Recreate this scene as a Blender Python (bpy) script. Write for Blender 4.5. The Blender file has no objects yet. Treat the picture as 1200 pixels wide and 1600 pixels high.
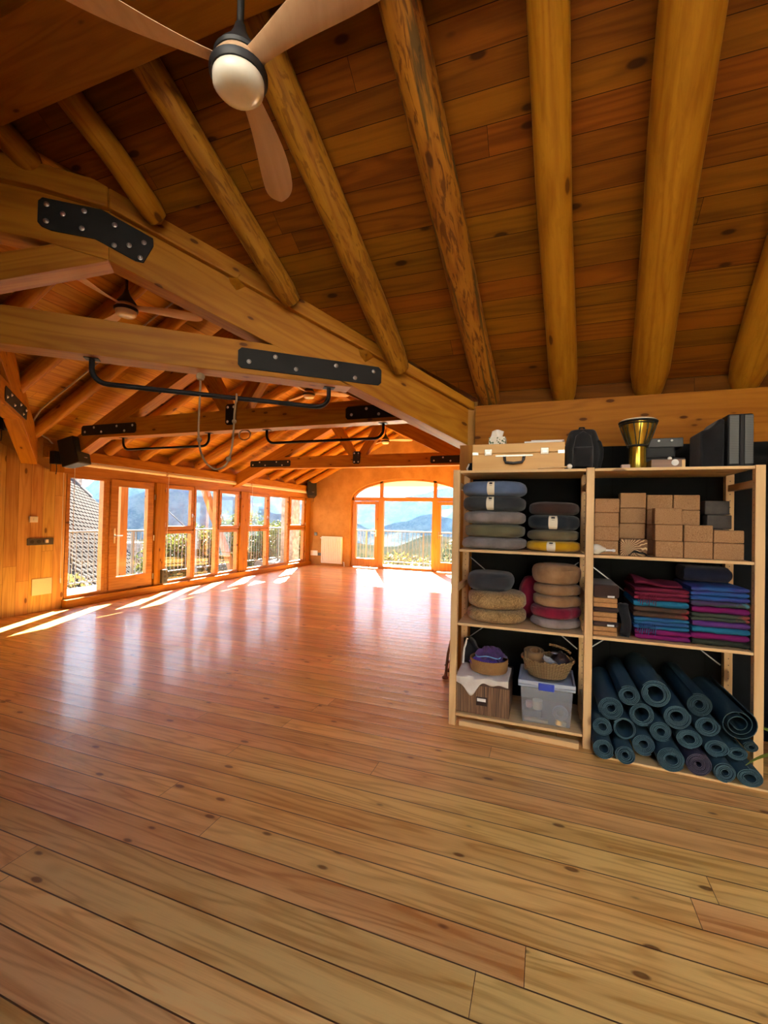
import bpy, bmesh, math, random
from math import sin, cos, pi, radians, sqrt, atan2, exp
from mathutils import Matrix, Vector, noise as mnoise

rng = random.Random(7)
SC = bpy.context.scene
COL = SC.collection
W = {}                       # world matrix of every object made


def T(p):
    return Matrix.Translation(Vector(p))


# ------------------------------------------------------------------ mesh builder
class MB:
    def __init__(s):
        s.v, s.f, s.mi = [], [], []

    def add(s, vs, fs, mi=0):
        b = len(s.v)
        s.v += [Vector(p) for p in vs]
        s.f += [tuple(b + i for i in q) for q in fs]
        s.mi += [mi] * len(fs)
        return s

    def box(s, lo, hi, mi=0):
        x0, y0, z0 = lo
        x1, y1, z1 = hi
        vs = [(x0, y0, z0), (x1, y0, z0), (x1, y1, z0), (x0, y1, z0), (x0, y0, z1), (x1, y0, z1), (x1, y1, z1), (x0, y1, z1)]
        return s.add(vs, [(0, 3, 2, 1), (4, 5, 6, 7), (0, 1, 5, 4), (1, 2, 6, 5), (2, 3, 7, 6), (3, 0, 4, 7)], mi)

    def cbox(s, c, d, mi=0):
        return s.box([c[i] - d[i] / 2 for i in range(3)], [c[i] + d[i] / 2 for i in range(3)], mi)

    def prism(s, poly, fn, a, b, mi=0):
        """extrude polygon [(u,v)] ; fn(u,v,t) -> point"""
        n = len(poly)
        vs = [fn(u, v, a) for u, v in poly] + [fn(u, v, b) for u, v in poly]
        fs = [tuple(range(n - 1, -1, -1)), tuple(range(n, 2 * n))]
        fs += [(i, (i + 1) % n, n + (i + 1) % n, n + i) for i in range(n)]
        return s.add(vs, fs, mi)

    def tube(s, pts, r, n=8, closed=False, caps=True, mi=0):
        pts = [Vector(p) for p in pts]
        m = len(pts)
        rs = r if isinstance(r, (list, tuple)) else [r] * m
        vs, fs = [], []
        up = None
        for i, p in enumerate(pts):
            if closed:
                t = pts[(i + 1) % m] - pts[i - 1]
            else:
                t = pts[min(i + 1, m - 1)] - pts[max(i - 1, 0)]
            t.normalize()
            if up is None:
                up = Vector((0, 0, 1)) if abs(t.z) < .9 else Vector((0, 1, 0))
            side = t.cross(up).normalized()
            up = side.cross(t).normalized()
            for k in range(n):
                a = 2 * pi * k / n
                vs.append(p + (side * cos(a) + up * sin(a)) * rs[i])
        for i in range(m if closed else m - 1):
            j = (i + 1) % m
            for k in range(n):
                l = (k + 1) % n
                fs.append((i * n + k, i * n + l, j * n + l, j * n + k))
        if caps and not closed:
            fs.append(tuple(range(n - 1, -1, -1)))
            fs.append(tuple((m - 1) * n + k for k in range(n)))
        return s.add(vs, fs, mi)

    def lathe(s, prof, c=(0, 0, 0), n=32, fn=None, mi=0, M=None):
        """prof [(r,z)], closed at r=0 ends; fn(theta)->radius factor"""
        vs, fs, rings = [], [], []
        for r, z in prof:
            if r < 1e-6:
                rings.append([len(vs)])
                vs.append(Vector((0, 0, z)))
            else:
                ring = []
                for k in range(n):
                    a = 2 * pi * k / n
                    q = fn(a) if fn else 1
                    if isinstance(q, tuple):
                        vs.append(Vector((r * q[0], r * q[1], z)))
                    else:
                        vs.append(Vector((r * q * cos(a), r * q * sin(a), z)))
                    ring.append(len(vs) - 1)
                rings.append(ring)
        for A, B in zip(rings, rings[1:]):
            if len(A) == 1 and len(B) == 1:
                continue
            for k in range(n):
                l = (k + 1) % n
                if len(A) == 1:
                    fs.append((A[0], B[l], B[k]))
                elif len(B) == 1:
                    fs.append((A[k], A[l], B[0]))
                else:
                    fs.append((A[k], A[l], B[l], B[k]))
        fs = [tuple(reversed(f)) for f in fs] if prof[0][1] > prof[-1][1] else fs
        c = Vector(c)
        vs = [(M @ v if M else v) + c for v in vs]
        return s.add(vs, fs, mi)

    def grid(s, fn, nu, nv, mi=0):
        vs = [fn(i / nu, j / nv) for i in range(nu + 1) for j in range(nv + 1)]
        fs = [(i * (nv + 1) + j, (i + 1) * (nv + 1) + j, (i + 1) * (nv + 1) + j + 1, i * (nv + 1) + j + 1) for i in range(nu) for j in range(nv)]
        return s.add(vs, fs, mi)

    def build(s, name, mat, parent=None, M=None, local=False, smooth=False, bevel=0, seg=2, sub=0, solid=0):
        if M is None:
            if parent is not None:
                M = W[parent.name].copy()
            else:
                xs = [p.x for p in s.v]; ys = [p.y for p in s.v]; zs = [p.z for p in s.v]
                M = T(((min(xs) + max(xs)) / 2, (min(ys) + max(ys)) / 2, min(zs)))
        vs = s.v
        if not local:
            Mi = M.inverted()
            vs = [Mi @ p for p in s.v]
        me = bpy.data.meshes.new(name)
        me.from_pydata([tuple(p) for p in vs], [], s.f)
        if len(s.f) < 6000:
            bm = bmesh.new(); bm.from_mesh(me)
            bmesh.ops.recalc_face_normals(bm, faces=bm.faces)
            bm.to_mesh(me); bm.free()
        mats = mat if isinstance(mat, (list, tuple)) else [mat]
        for m in mats:
            me.materials.append(m)
        if len(mats) > 1:
            me.polygons.foreach_set('material_index', s.mi)
        if smooth:
            me.polygons.foreach_set('use_smooth', [True] * len(me.polygons))
        me.update()
        if smooth:
            me.set_sharp_from_angle(angle=radians(42))
        o = bpy.data.objects.new(name, me)
        COL.objects.link(o)
        W[o.name] = M
        if parent is not None:
            o.parent = parent
            o.matrix_basis = W[parent.name].inverted() @ M
        else:
            o.matrix_basis = M
        if solid:
            md = o.modifiers.new('solid', 'SOLIDIFY'); md.thickness = solid
        if bevel:
            md = o.modifiers.new('bevel', 'BEVEL'); md.width = bevel; md.segments = seg
            md.limit_method = 'ANGLE'; md.angle_limit = radians(40)
        if sub:
            md = o.modifiers.new('sub', 'SUBSURF'); md.levels = sub; md.render_levels = sub
        return o


def thing(name, label, cat, loc=(0, 0, 0), rz=0, group=None):
    o = bpy.data.objects.new(name, None)
    COL.objects.link(o)
    o.empty_display_size = .1
    M = T(loc) @ Matrix.Rotation(rz, 4, 'Z')
    o.matrix_basis = M
    W[o.name] = M
    return tag(o, label, cat, group)


def tag(o, label, cat, group=None):
    o['label'] = label
    o['category'] = cat
    if group:
        o['group'] = group
    return o


def struct(o, label=None):
    o['kind'] = 'structure'
    if label:
        o['label'] = label
    return o


def sthing(name):
    o = bpy.data.objects.new(name, None)
    COL.objects.link(o)
    W[o.name] = Matrix.Identity(4)
    o['kind'] = 'structure'
    return o


def dup(root, loc, rz=0, label=None, cat=None, group=None):
    r = root.copy()
    COL.objects.link(r)
    M = T(loc) @ Matrix.Rotation(rz, 4, 'Z')
    r.matrix_basis = M
    W[r.name] = M
    if label:
        r['label'] = label
    if group:
        r['group'] = group
    for ch in list(root.children):
        c = ch.copy(); COL.objects.link(c); c.parent = r
        for g in list(ch.children):
            d = g.copy(); COL.objects.link(d); d.parent = c
    return r


def frame(p0, p1, up=(0, 0, 1)):
    p0, p1 = Vector(p0), Vector(p1)
    x = (p1 - p0).normalized()
    up = Vector(up)
    if abs(x.dot(up)) > .98:
        up = Vector((0, 1, 0))
    y = up.cross(x).normalized()
    z = x.cross(y)
    M = Matrix((x, y, z)).transposed().to_4x4()
    M.translation = p0
    return M


def bar(name, mat, p0, p1, w, h, parent=None, bevel=.004, up=(0, 0, 1)):
    """squared timber, grain (local x) along p0->p1"""
    M = frame(p0, p1, up)
    L = (Vector(p1) - Vector(p0)).length
    m = MB().box((0, -w / 2, -h / 2), (L, w / 2, h / 2))
    return m.build(name, mat, parent, M, local=True, bevel=bevel)


def vprism(name, mat, origin, d, poly, t0, t1, parent=None, slope=0.0, bevel=.005, smooth=False):
    """polygon (s,z) in the vertical plane through origin along d, from t0 to t1 along its normal"""
    d = Vector((d[0], d[1], 0)).normalized()
    n = Vector((-d.y, d.x, 0))
    a = math.atan(slope)
    x = d * cos(a) + Vector((0, 0, 1)) * sin(a)
    z = x.cross(n)
    o = Vector((origin[0], origin[1], 0))
    s0, z0 = poly[0]
    P0 = o + d * s0 + Vector((0, 0, z0))
    M = Matrix((x, n, z)).transposed().to_4x4()
    M.translation = P0
    m = MB().prism(poly, lambda s, zz, t: o + d * s + Vector((0, 0, zz)) + n * t, t1, t0)
    return m.build(name, mat, parent, M, bevel=bevel, smooth=smooth)


# ------------------------------------------------------------------ materials
class NT:
    def __init__(s, name):
        s.m = bpy.data.materials.new(name)
        s.m.use_nodes = True
        s.t = s.m.node_tree
        s.N = s.t.nodes
        s.b = s.N['Principled BSDF']
        s.out = s.N['Material Output']

    def link(s, a, b):
        s.t.links.new(a, b)

    def setin(s, sock, v):
        if isinstance(v, bpy.types.NodeSocket):
            s.link(v, sock)
        else:
            sock.default_value = v

    def node(s, typ, **kw):
        n = s.N.new(typ)
        for k, v in kw.items():
            setattr(n, k, v)
        return n

    def math(s, op, a, b=0.0, c=None):
        n = s.node('ShaderNodeMath', operation=op)
        s.setin(n.inputs[0], a); s.setin(n.inputs[1], b)
        if c is not None:
            s.setin(n.inputs[2], c)
        return n.outputs[0]

    def vmath(s, op, a, b):
        n = s.node('ShaderNodeVectorMath', operation=op)
        s.setin(n.inputs[0], a); s.setin(n.inputs[1], b)
        return n.outputs[0]

    def comb(s, x, y, z):
        n = s.node('ShaderNodeCombineXYZ')
        for i, v in enumerate((x, y, z)):
            s.setin(n.inputs[i], v)
        return n.outputs[0]

    def sep(s, v):
        n = s.node('ShaderNodeSeparateXYZ')
        s.link(v, n.inputs[0])
        return n.outputs

    def coords(s, kind='Object'):
        return s.node('ShaderNodeTexCoord').outputs[kind]

    def rand(s):
        return s.node('ShaderNodeObjectInfo').outputs['Random']

    def noise(s, vec, scale=1.0, detail=3.0, rough=.5, dist=0.0):
        n = s.node('ShaderNodeTexNoise')
        s.link(vec, n.inputs['Vector'])
        n.inputs['Scale'].default_value = scale
        n.inputs['Detail'].default_value = detail
        n.inputs['Roughness'].default_value = rough
        n.inputs['Distortion'].default_value = dist
        return n.outputs[0]

    def white(s, vec):
        n = s.node('ShaderNodeTexWhiteNoise')
        s.link(vec, n.inputs['Vector'])
        return n.outputs['Value']

    def voro(s, vec, scale=1.0):
        n = s.node('ShaderNodeTexVoronoi')
        s.link(vec, n.inputs['Vector'])
        n.inputs['Scale'].default_value = scale
        return n.outputs['Distance'], n.outputs['Color']

    def ramp(s, fac, stops, interp='LINEAR'):
        n = s.node('ShaderNodeValToRGB')
        n.color_ramp.interpolation = interp
        e = n.color_ramp.elements
        while len(e) > 1:
            e.remove(e[-1])
        e[0].position, e[0].color = stops[0][0], c4(stops[0][1])
        for p, c in stops[1:]:
            x = e.new(p); x.color = c4(c)
        s.link(fac, n.inputs[0])
        return n.outputs[0]

    def mix(s, f, a, b, mode='MIX'):
        n = s.node('ShaderNodeMix', data_type='RGBA', blend_type=mode)
        s.setin(n.inputs[0], f)
        for k, v in ((6, a), (7, b)):
            s.setin(n.inputs[k], c4(v) if isinstance(v, (tuple, list)) else v)
        return n.outputs[2]

    def maprange(s, v, a, b, c=0.0, d=1.0, smooth=True):
        n = s.node('ShaderNodeMapRange')
        if smooth:
            n.interpolation_type = 'SMOOTHSTEP'
        s.setin(n.inputs[0], v)
        for i, q in enumerate((a, b, c, d)):
            n.inputs[i + 1].default_value = q
        return n.outputs[0]

    def bump(s, h, strength=.3, dist=.01):
        n = s.node('ShaderNodeBump')
        n.inputs['Strength'].default_value = strength
        n.inputs['Distance'].default_value = dist
        s.link(h, n.inputs['Height'])
        s.link(n.outputs[0], s.b.inputs['Normal'])

    def fin(s, color=None, rough=None, metal=None, spec=None, coat=None):
        for k, v in (('Base Color', color), ('Roughness', rough), ('Metallic', metal), ('Specular IOR Level', spec), ('Coat Weight', coat)):
            if v is None:
                continue
            s.setin(s.b.inputs[k], c4(v) if isinstance(v, (tuple, list)) else v)
        return s.m


def c4(c):
    return tuple(c) if len(c) == 4 else (c[0], c[1], c[2], 1.0)


def S(r, g, b):
    """sRGB 0-255 -> linear"""
    f = lambda x: (x / 255 / 12.92) if x <= 10.3 else ((x / 255 + .055) / 1.055) ** 2.4
    return (f(r), f(g), f(b))


def wood(name, light, dark, axis='x', rough=.5, knots=.5, plank=None, sc=1.0, ksc=1.0, ring=1.8, contrast=1.0, spec=.35, mottled=0, seam=.35, blen=3.2, cup=0, coat=None, bumps=.25, gapw=.0016):
    """plank=(width, across_axis, factor)"""
    k = NT(name)
    co = k.coords()
    x, y, z = k.sep(co)
    ax = {'x': (x, y, z), 'y': (y, x, z), 'z': (z, x, y)}[axis]
    u, v, w = ax
    ro = k.math('MULTIPLY', k.rand(), 41.0)
    if plank:
        pw = plank[0]
        vv = k.math('MULTIPLY', {'x': x, 'y': y, 'z': z}[plank[1]], plank[2] if len(plank) > 2 else 1.0)
        q = k.math('DIVIDE', vv, pw)
        idx = k.math('FLOOR', q)
        fr = k.math('FRACT', q)
        r0 = k.white(k.comb(idx, 3.3, 1.7))
        uu = k.math('ADD', u, k.math('MULTIPLY', r0, blen * 3))
        q2 = k.math('DIVIDE', uu, blen)
        idx2 = k.math('FLOOR', q2)
        fr2 = k.math('FRACT', q2)
        r1 = k.white(k.comb(idx, idx2, 5.1))
        r2 = k.white(k.comb(idx2, idx, 9.4))
        off = k.math('MULTIPLY', r1, 63.0)
        e = gapw / pw
        g1 = k.math('LESS_THAN', k.math('ABSOLUTE', k.math('SUBTRACT', fr, .5)), .5 - e)
        e2 = .0012 / blen
        g2 = k.math('LESS_THAN', k.math('ABSOLUTE', k.math('SUBTRACT', fr2, .5)), .5 - e2)
        gap = k.math('MULTIPLY', g1, g2)
    else:
        off = ro
    U = k.math('ADD', u, off)
    base = k.comb(k.math('MULTIPLY', U, .55 * sc), k.math('ADD', k.math('MULTIPLY', v, 7.0 * sc), off), k.math('MULTIPLY', w, 7.0 * sc))
    n1 = k.noise(base, 1.0, 2.0, .45, .3)
    rings = k.math('SINE', k.math('MULTIPLY', n1, 46.0))
    rings = k.math('POWER', k.math('MULTIPLY_ADD', rings, .5, .5), ring)
    fine = k.noise(k.comb(k.math('MULTIPLY', U, 5.0 * sc), k.math('MULTIPLY', v, 150.0 * sc), k.math('MULTIPLY', w, 150.0 * sc)), 1.0, 2.0)
    broad = k.noise(k.comb(k.math('MULTIPLY', U, .8), k.math('MULTIPLY', v, 9.0), k.math('MULTIPLY', w, 9.0)), 1.0, 3.0)
    g = k.math('ADD', k.math('MULTIPLY', rings, .42 * contrast), k.math('ADD', k.math('MULTIPLY', k.math('SUBTRACT', fine, .5), .5 * contrast), k.math('MULTIPLY', k.math('SUBTRACT', broad, .5), 1.3 * contrast)))
    if plank:
        g = k.math('ADD', g, k.math('MULTIPLY', k.math('SUBTRACT', r2, .5), .4))
    g = k.math('ADD', g, .12)
    col = k.mix(k.maprange(g, -.1, 1.0, 0, 1, False), light, dark)
    if mottled:
        mm = k.noise(k.comb(k.math('MULTIPLY', U, 7.0), k.math('MULTIPLY', v, 34.0), k.math('MULTIPLY', w, 34.0)), 1.0, 4.0, .6, .8)
        col = k.mix(k.maprange(mm, .5, .62, 0, .65 * mottled), col, (dark[0] * .5, dark[1] * .42, dark[2] * .4))
        if mottled > 1:
            m2 = k.noise(k.comb(k.math('MULTIPLY', U, 1.1), k.math('MULTIPLY', v, 12.0), k.math('MULTIPLY', w, 12.0)), 1.0, 4.0, .6, 1.0)
            col = k.mix(k.maprange(m2, .53, .62, 0, .8), col, S(62, 52, 26))
    if knots:
        d, cc = k.voro(k.comb(k.math('MULTIPLY', U, 2.8 * ksc), k.math('ADD', k.math('MULTIPLY', v, 6.5 * ksc), off), k.math('MULTIPLY', w, 6.5 * ksc)), 1.0)
        keep = k.math('LESS_THAN', k.sep(cc)[0], .3 + .4 * knots)
        kk = k.math('MULTIPLY', k.maprange(d, .085, .15, 1, 0), keep)
        halo = k.math('MULTIPLY', k.maprange(d, .13, .36, .35, 0), keep)
        col = k.mix(halo, col, dark)
        col = k.mix(k.math('MULTIPLY', kk, .85), col, (dark[0] * .28, dark[1] * .2, dark[2] * .2))
    if plank:
        hv = k.node('ShaderNodeHueSaturation')
        k.link(k.math('MULTIPLY_ADD', r1, .02, .49), hv.inputs['Hue'])
        k.link(k.math('MULTIPLY_ADD', r0, .28, .86), hv.inputs['Value'])
        k.link(col, hv.inputs['Color'])
        col = hv.outputs[0]
        col = k.mix(k.math('SUBTRACT', 1.0, gap), col, (dark[0] * seam * .5, dark[1] * seam * .4, dark[2] * seam * .4))
    h = k.math('MULTIPLY_ADD', rings, -.2, k.math('MULTIPLY', fine, .3))
    if plank:
        h = k.math('ADD', k.math('MULTIPLY', h, .25), k.math('MULTIPLY', gap, 1.2))
        if cup:
            c = k.math('SUBTRACT', fr, .5)
            h = k.math('ADD', h, k.math('MULTIPLY', k.math('MULTIPLY', c, c), cup))
            h = k.math('ADD', h, k.math('MULTIPLY', k.noise(k.comb(k.math('MULTIPLY', U, 2.5), k.math('MULTIPLY', v, 14.0), 0.0), 1.0, 2.0), cup * .35))
    k.bump(h, bumps, .004)
    k.b.inputs['Coat Roughness'].default_value = .12
    return k.fin(col, k.math('MULTIPLY_ADD', fine, .14, rough - .07), spec=spec, coat=coat)


def flat(name, col, rough=.6, metal=0.0, nz=0.0, nscale=20, spec=None, bump=0, tint=None):
    k = NT(name)
    co = k.coords()
    if nz:
        n = k.noise(co, nscale, 4.0, .6)
        a = tuple(max(0, c * (1 - nz)) for c in col)
        b = tint if tint else tuple(min(1, c * (1 + nz)) for c in col)
        c = k.mix(k.maprange(n, .3, .7), a, b)
        if bump:
            k.bump(n, bump, .01)
    else:
        n = k.noise(co, 60, 2.0)
        c = k.mix(n, tuple(q * .95 for q in col), tuple(min(1, q * 1.05) for q in col))
    return k.fin(c, rough, metal, spec)


def fabric(name, col, col2=None, weave=380, bump=.25, pattern=None, rough=.9):
    k = NT(name)
    co = k.coords()
    n = k.noise(co, 9, 4.0, .6)
    w = k.noise(co, weave, 2.0)
    c2 = col2 or tuple(q * .72 for q in col)
    c = k.mix(k.maprange(n, .3, .7), col, c2)
    c = k.mix(k.math('MULTIPLY', w, .35), c, tuple(q * .6 for q in col))
    if pattern == 'leaf':
        d, cc = k.voro(k.vmath('MULTIPLY', co, (26., 26., 26.)), 1.0)
        d2 = k.noise(co, 26, 2.0, .5, 2.0)
        c = k.mix(k.maprange(k.math('SINE', k.math('MULTIPLY', d2, 40.0)), .2, .8, 0, .75), c, tuple(min(1, q * 1.75) for q in col))
    h = k.math('ADD', k.math('MULTIPLY', n, 1.5), k.math('MULTIPLY', w, .25))
    k.bump(h, bump, .012)
    k.b.inputs['Sheen Weight'].default_value = .15
    return k.fin(c, rough, spec=.2)


def glassmat(name, tint=(1, 1, 1), body=0.0, bodycol=(.8, .85, .9)):
    k = NT(name)
    tr = k.node('ShaderNodeBsdfTransparent'); tr.inputs[0].default_value = c4(tint)
    gl = k.node('ShaderNodeBsdfGlossy'); gl.inputs['Roughness'].default_value = .02
    fr = k.node('ShaderNodeFresnel'); fr.inputs[0].default_value = 1.45
    m = k.node('ShaderNodeMixShader')
    k.link(k.math('MULTIPLY', fr.outputs[0], .16), m.inputs[0]); k.link(tr.outputs[0], m.inputs[1]); k.link(gl.outputs[0], m.inputs[2])
    last = m.outputs[0]
    if body:
        df = k.node('ShaderNodeBsdfDiffuse'); df.inputs[0].default_value = c4(bodycol)
        m2 = k.node('ShaderNodeMixShader'); m2.inputs[0].default_value = body
        k.link(last, m2.inputs[1]); k.link(df.outputs[0], m2.inputs[2])
        last = m2.outputs[0]
    k.link(last, k.out.inputs['Surface'])
    return k.m


M_floor = wood('floor_boards', (.97, .60, .185), (.58, .25, .045), 'x', rough=.34, knots=.75, sc=1.35, ksc=1.5, ring=3.0, contrast=1.3, plank=(.147, 'y'), spec=1.0, coat=.3, cup=3.2, blen=3.4, bumps=.34, gapw=.0026)
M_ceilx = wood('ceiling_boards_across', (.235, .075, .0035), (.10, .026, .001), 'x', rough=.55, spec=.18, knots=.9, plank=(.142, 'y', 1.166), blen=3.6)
M_ceilshade = wood('shade_infill_boards', (.12, .04, .002), (.06, .016, .001), 'x', rough=.7, spec=.08, knots=.5, plank=(.142, 'z'))  # ceiling boards at half tone, shade above the header put into the colour
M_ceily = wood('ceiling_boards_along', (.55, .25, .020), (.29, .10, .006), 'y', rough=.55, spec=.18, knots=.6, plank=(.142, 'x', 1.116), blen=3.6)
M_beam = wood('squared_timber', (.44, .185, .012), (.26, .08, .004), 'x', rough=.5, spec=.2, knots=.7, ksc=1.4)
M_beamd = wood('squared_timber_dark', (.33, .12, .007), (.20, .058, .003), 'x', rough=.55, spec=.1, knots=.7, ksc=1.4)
M_log = wood('round_log', (.45, .195, .012), (.25, .08, .004), 'x', rough=.55, spec=.15, knots=.5, mottled=.22)
M_logm = wood('round_log_scraped', (.46, .21, .016), (.23, .076, .005), 'x', rough=.55, knots=.3, mottled=.9)
M_logs = wood('round_log_streaked', (.40, .155, .012), (.19, .05, .004), 'x', rough=.55, knots=.6, mottled=1.3)
M_panel = wood('wall_boards', (.64, .36, .095), (.39, .175, .036), 'z', rough=.5, knots=.7, plank=(.16, 'y'), blen=2.1)
M_frame = wood('window_joinery', (.50, .215, .045), (.30, .105, .018), 'x', rough=.38, knots=.1)
M_framey = wood('window_joinery_long', (.50, .215, .045), (.30, .105, .018), 'y', rough=.38, knots=.1)
M_framez = wood('window_joinery_upright', (.50, .215, .045), (.30, .105, .018), 'z', rough=.38, knots=.1)
M_pine = wood('pale_pine', (.74, .50, .24), (.52, .29, .10), 'x', rough=.5, knots=.25, contrast=.7)
M_ply = wood('case_wood', (.70, .42, .15), (.52, .27, .075), 'x', rough=.38, knots=0, contrast=.6)
M_wicker = wood('blade_wood', (.62, .40, .24), (.45, .26, .13), 'x', rough=.5, knots=0, contrast=.6)
M_black = flat('black_steel', (.012, .012, .013), .6, .0, spec=.25)
M_steel = flat('bolt_steel', (.55, .55, .54), .3, 1.0)
M_blackp = flat('black_plastic', (.012, .012, .012), .5)
M_blackcl = fabric('black_cloth', (.014, .014, .016), (.008, .008, .009))
M_white = flat('white_enamel', (.80, .78, .74), .4)
M_cream = flat('cream_fabric', (.78, .70, .56), .8)
M_glass = glassmat('window_glass')
M_steelr = flat('dull_rod', (.30, .30, .29), .45, 1.0)
M_brass = flat('brushed_metal', (.62, .60, .55), .3, 1.0)
M_paper = flat('white_paper', (.80, .78, .73), .8)
M_globe = flat('opal_globe', (.78, .74, .62), .22, spec=.5)


def plaster():
    k = NT('warm_plaster')
    co = k.coords()
    n = k.noise(co, 2.2, 6.0, .65)
    n2 = k.noise(co, 40, 3.0)
    c = k.mix(k.maprange(n, .3, .7), (.48, .255, .075), (.36, .175, .044))
    k.bump(k.math('ADD', n, k.math('MULTIPLY', n2, .3)), .3, .02)
    return k.fin(c, .85, spec=.2)


M_plaster = plaster()


def blackwall():
    k = NT('black_wall_panels')
    co = k.coords()
    x, y, z = k.sep(co)
    n = k.noise(co, 7, 4.0)
    fr = k.math('FRACT', k.math('DIVIDE', k.math('ADD', x, 10.33), .6))
    g = k.math('LESS_THAN', k.math('ABSOLUTE', k.math('SUBTRACT', fr, .5)), .494)
    c = k.mix(n, (.0045, .005, .0055), (.008, .009, .0095))
    c = k.mix(g, (.002, .002, .002), c)
    k.bump(g, .5, .01)
    return k.fin(c, .9, spec=.15)


M_bwall = blackwall()

# ------------------------------------------------------------------ the room's measures
XL, XR, XC = -6.8, -.62, -3.69            # main hall: window wall, right wall, ridge line
YE = 12.0                                  # end wall
NX = 2.7                                   # right end of the near wing
YB = -1.1                                  # wall behind the camera
YN = 3.80                                  # header over the shelves
ZR = 4.05


def Mz(x):
    return ZR - .495 * abs(x - XC)


def Nz(y):
    return 2.62 + .6 * (YN - y) if y > 1.42 else 2.62 + .6 * (YN - 1.42) - .6 * (1.42 - y)


# floor
struct(MB().box((-6.95, YB - .1, -.12), (NX + .1, YE + .35, 0)).build('floor', M_floor, M=Matrix.Identity(4)))


def slab(name, pts, mat, th=.16):
    n = len(pts)
    m = MB()
    vs = [Vector(p) for p in pts] + [Vector(p) + Vector((0, 0, th)) for p in pts]
    fs = [tuple(range(n - 1, -1, -1)), tuple(range(n, 2 * n))] + [(i, (i + 1) % n, n + (i + 1) % n, n + i) for i in range(n)]
    m.add(vs, fs)
    return struct(m.build(name, mat, M=Matrix.Identity(4)))


yv = 3.955
zv = Nz(yv)
YR = 1.42
zr = Nz(YR)
# roof of the near wing, front slope: up to the two valleys
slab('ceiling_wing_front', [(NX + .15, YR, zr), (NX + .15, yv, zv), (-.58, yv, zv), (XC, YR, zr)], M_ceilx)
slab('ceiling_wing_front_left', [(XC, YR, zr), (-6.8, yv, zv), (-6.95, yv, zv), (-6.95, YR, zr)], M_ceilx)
# back slope of the wing, with two unseen roof windows added to light the near floor
SKL_FILL = [(-1.5, -.1), (.2, 1.9)]
ya_, yb_ = -.95, .6


def back(x0, x1, y0, y1, nm):
    slab(nm, [(x0, y0, Nz(y0)), (x1, y0, Nz(y0)), (x1, y1, Nz(y1)), (x0, y1, Nz(y1))], M_ceilx)


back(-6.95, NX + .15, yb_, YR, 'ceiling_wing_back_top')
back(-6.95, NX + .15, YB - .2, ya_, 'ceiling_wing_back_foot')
xs_ = [-6.95] + [q for w in SKL_FILL for q in w] + [NX + .15]
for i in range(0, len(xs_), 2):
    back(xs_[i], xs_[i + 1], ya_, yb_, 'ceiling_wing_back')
for i, (xa, xb) in enumerate(SKL_FILL):
    w = sthing('window_%d' % (20 + i))
    m = MB()
    for (p, q, r_, t_) in ((xa, xb, ya_, ya_ + .06), (xa, xb, yb_ - .06, yb_), (xa, xa + .06, ya_, yb_), (xb - .06, xb, ya_, yb_)):
        vs = [(x, y, Nz(y) + dz) for dz in (.02, .2) for x, y in ((p, r_), (q, r_), (q, t_), (p, t_))]
        m.add(vs, [(0, 3, 2, 1), (4, 5, 6, 7), (0, 1, 5, 4), (1, 2, 6, 5), (2, 3, 7, 6), (3, 0, 4, 7)])
    m.build('frame', M_frame, w)
    m = MB()
    m.add([(x, y, Nz(y) + dz) for dz in (.15, .155) for x, y in ((xa + .05, ya_ + .05), (xb - .05, ya_ + .05), (xb - .05, yb_ - .05), (xa + .05, yb_ - .05))], [(0, 3, 2, 1), (4, 5, 6, 7), (0, 1, 5, 4), (1, 2, 6, 5), (2, 3, 7, 6), (3, 0, 4, 7)])
    m.build('glass', M_glass, w)
zl = Mz(XL - .75)
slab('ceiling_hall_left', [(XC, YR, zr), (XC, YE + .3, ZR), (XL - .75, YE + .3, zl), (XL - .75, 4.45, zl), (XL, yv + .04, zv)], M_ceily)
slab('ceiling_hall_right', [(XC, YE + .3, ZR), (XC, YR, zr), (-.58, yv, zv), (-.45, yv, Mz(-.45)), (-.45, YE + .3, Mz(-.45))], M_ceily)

# window wall: boarded stretch with its raked plaster above, and the band over the windows
gab = [(YB - .15, 0), (4.64, 0), (4.64, 2.06), (4.36, 2.06), (3.5, 2.46), (YB - .15, 2.46)]
struct(MB().prism(gab, lambda u, v, t: Vector((t, u, v)), XL - .16, XL).build('wall_left', M_panel, M=Matrix.Identity(4)))
gp = [(YB - .15, 2.46), (3.5, 2.46), (4.36, 2.06), (4.64, 2.06), (4.64, 2.5), (3.95, 2.52), (YR, zr), (YB - .15, Nz(YB - .15))]
struct(MB().prism(gp, lambda u, v, t: Vector((t, u, v)), XL - .16, XL - .012).build('wall_left_plaster', M_plaster, M=Matrix.Identity(4)))
struct(bar('baseboard_left', M_beam, (-6.80, 4.62, .06), (-6.80, YE, .06), .2, .12))
struct(bar('trim_1', M_framey if False else M_frame, (-6.87, 4.6, 2.12), (-6.87, YE, 2.12), .14, .2))
struct(bar('trim_2', M_beam, (-6.80, 4.3, 2.30), (-6.80, YE, 2.30), .22, .16))
struct(bar('trim_3', M_frame, (-6.87, 4.3, 2.46), (-6.87, YE, 2.46), .14, .16))
for i, (a, b) in enumerate(((6.255, 6.475), (8.69, 8.97))):
    y = (a + b) / 2
    struct(bar('trim_%d' % (4 + i), M_beam, (-6.83, y, .12), (-6.83, y, 2.02), b - a, .15, up=(1, 0, 0)))
struct(bar('trim_6', M_beam, (-6.84, 11.86, .12), (-6.84, 11.86, 2.02), .25, .16, up=(1, 0, 0)))


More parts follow.
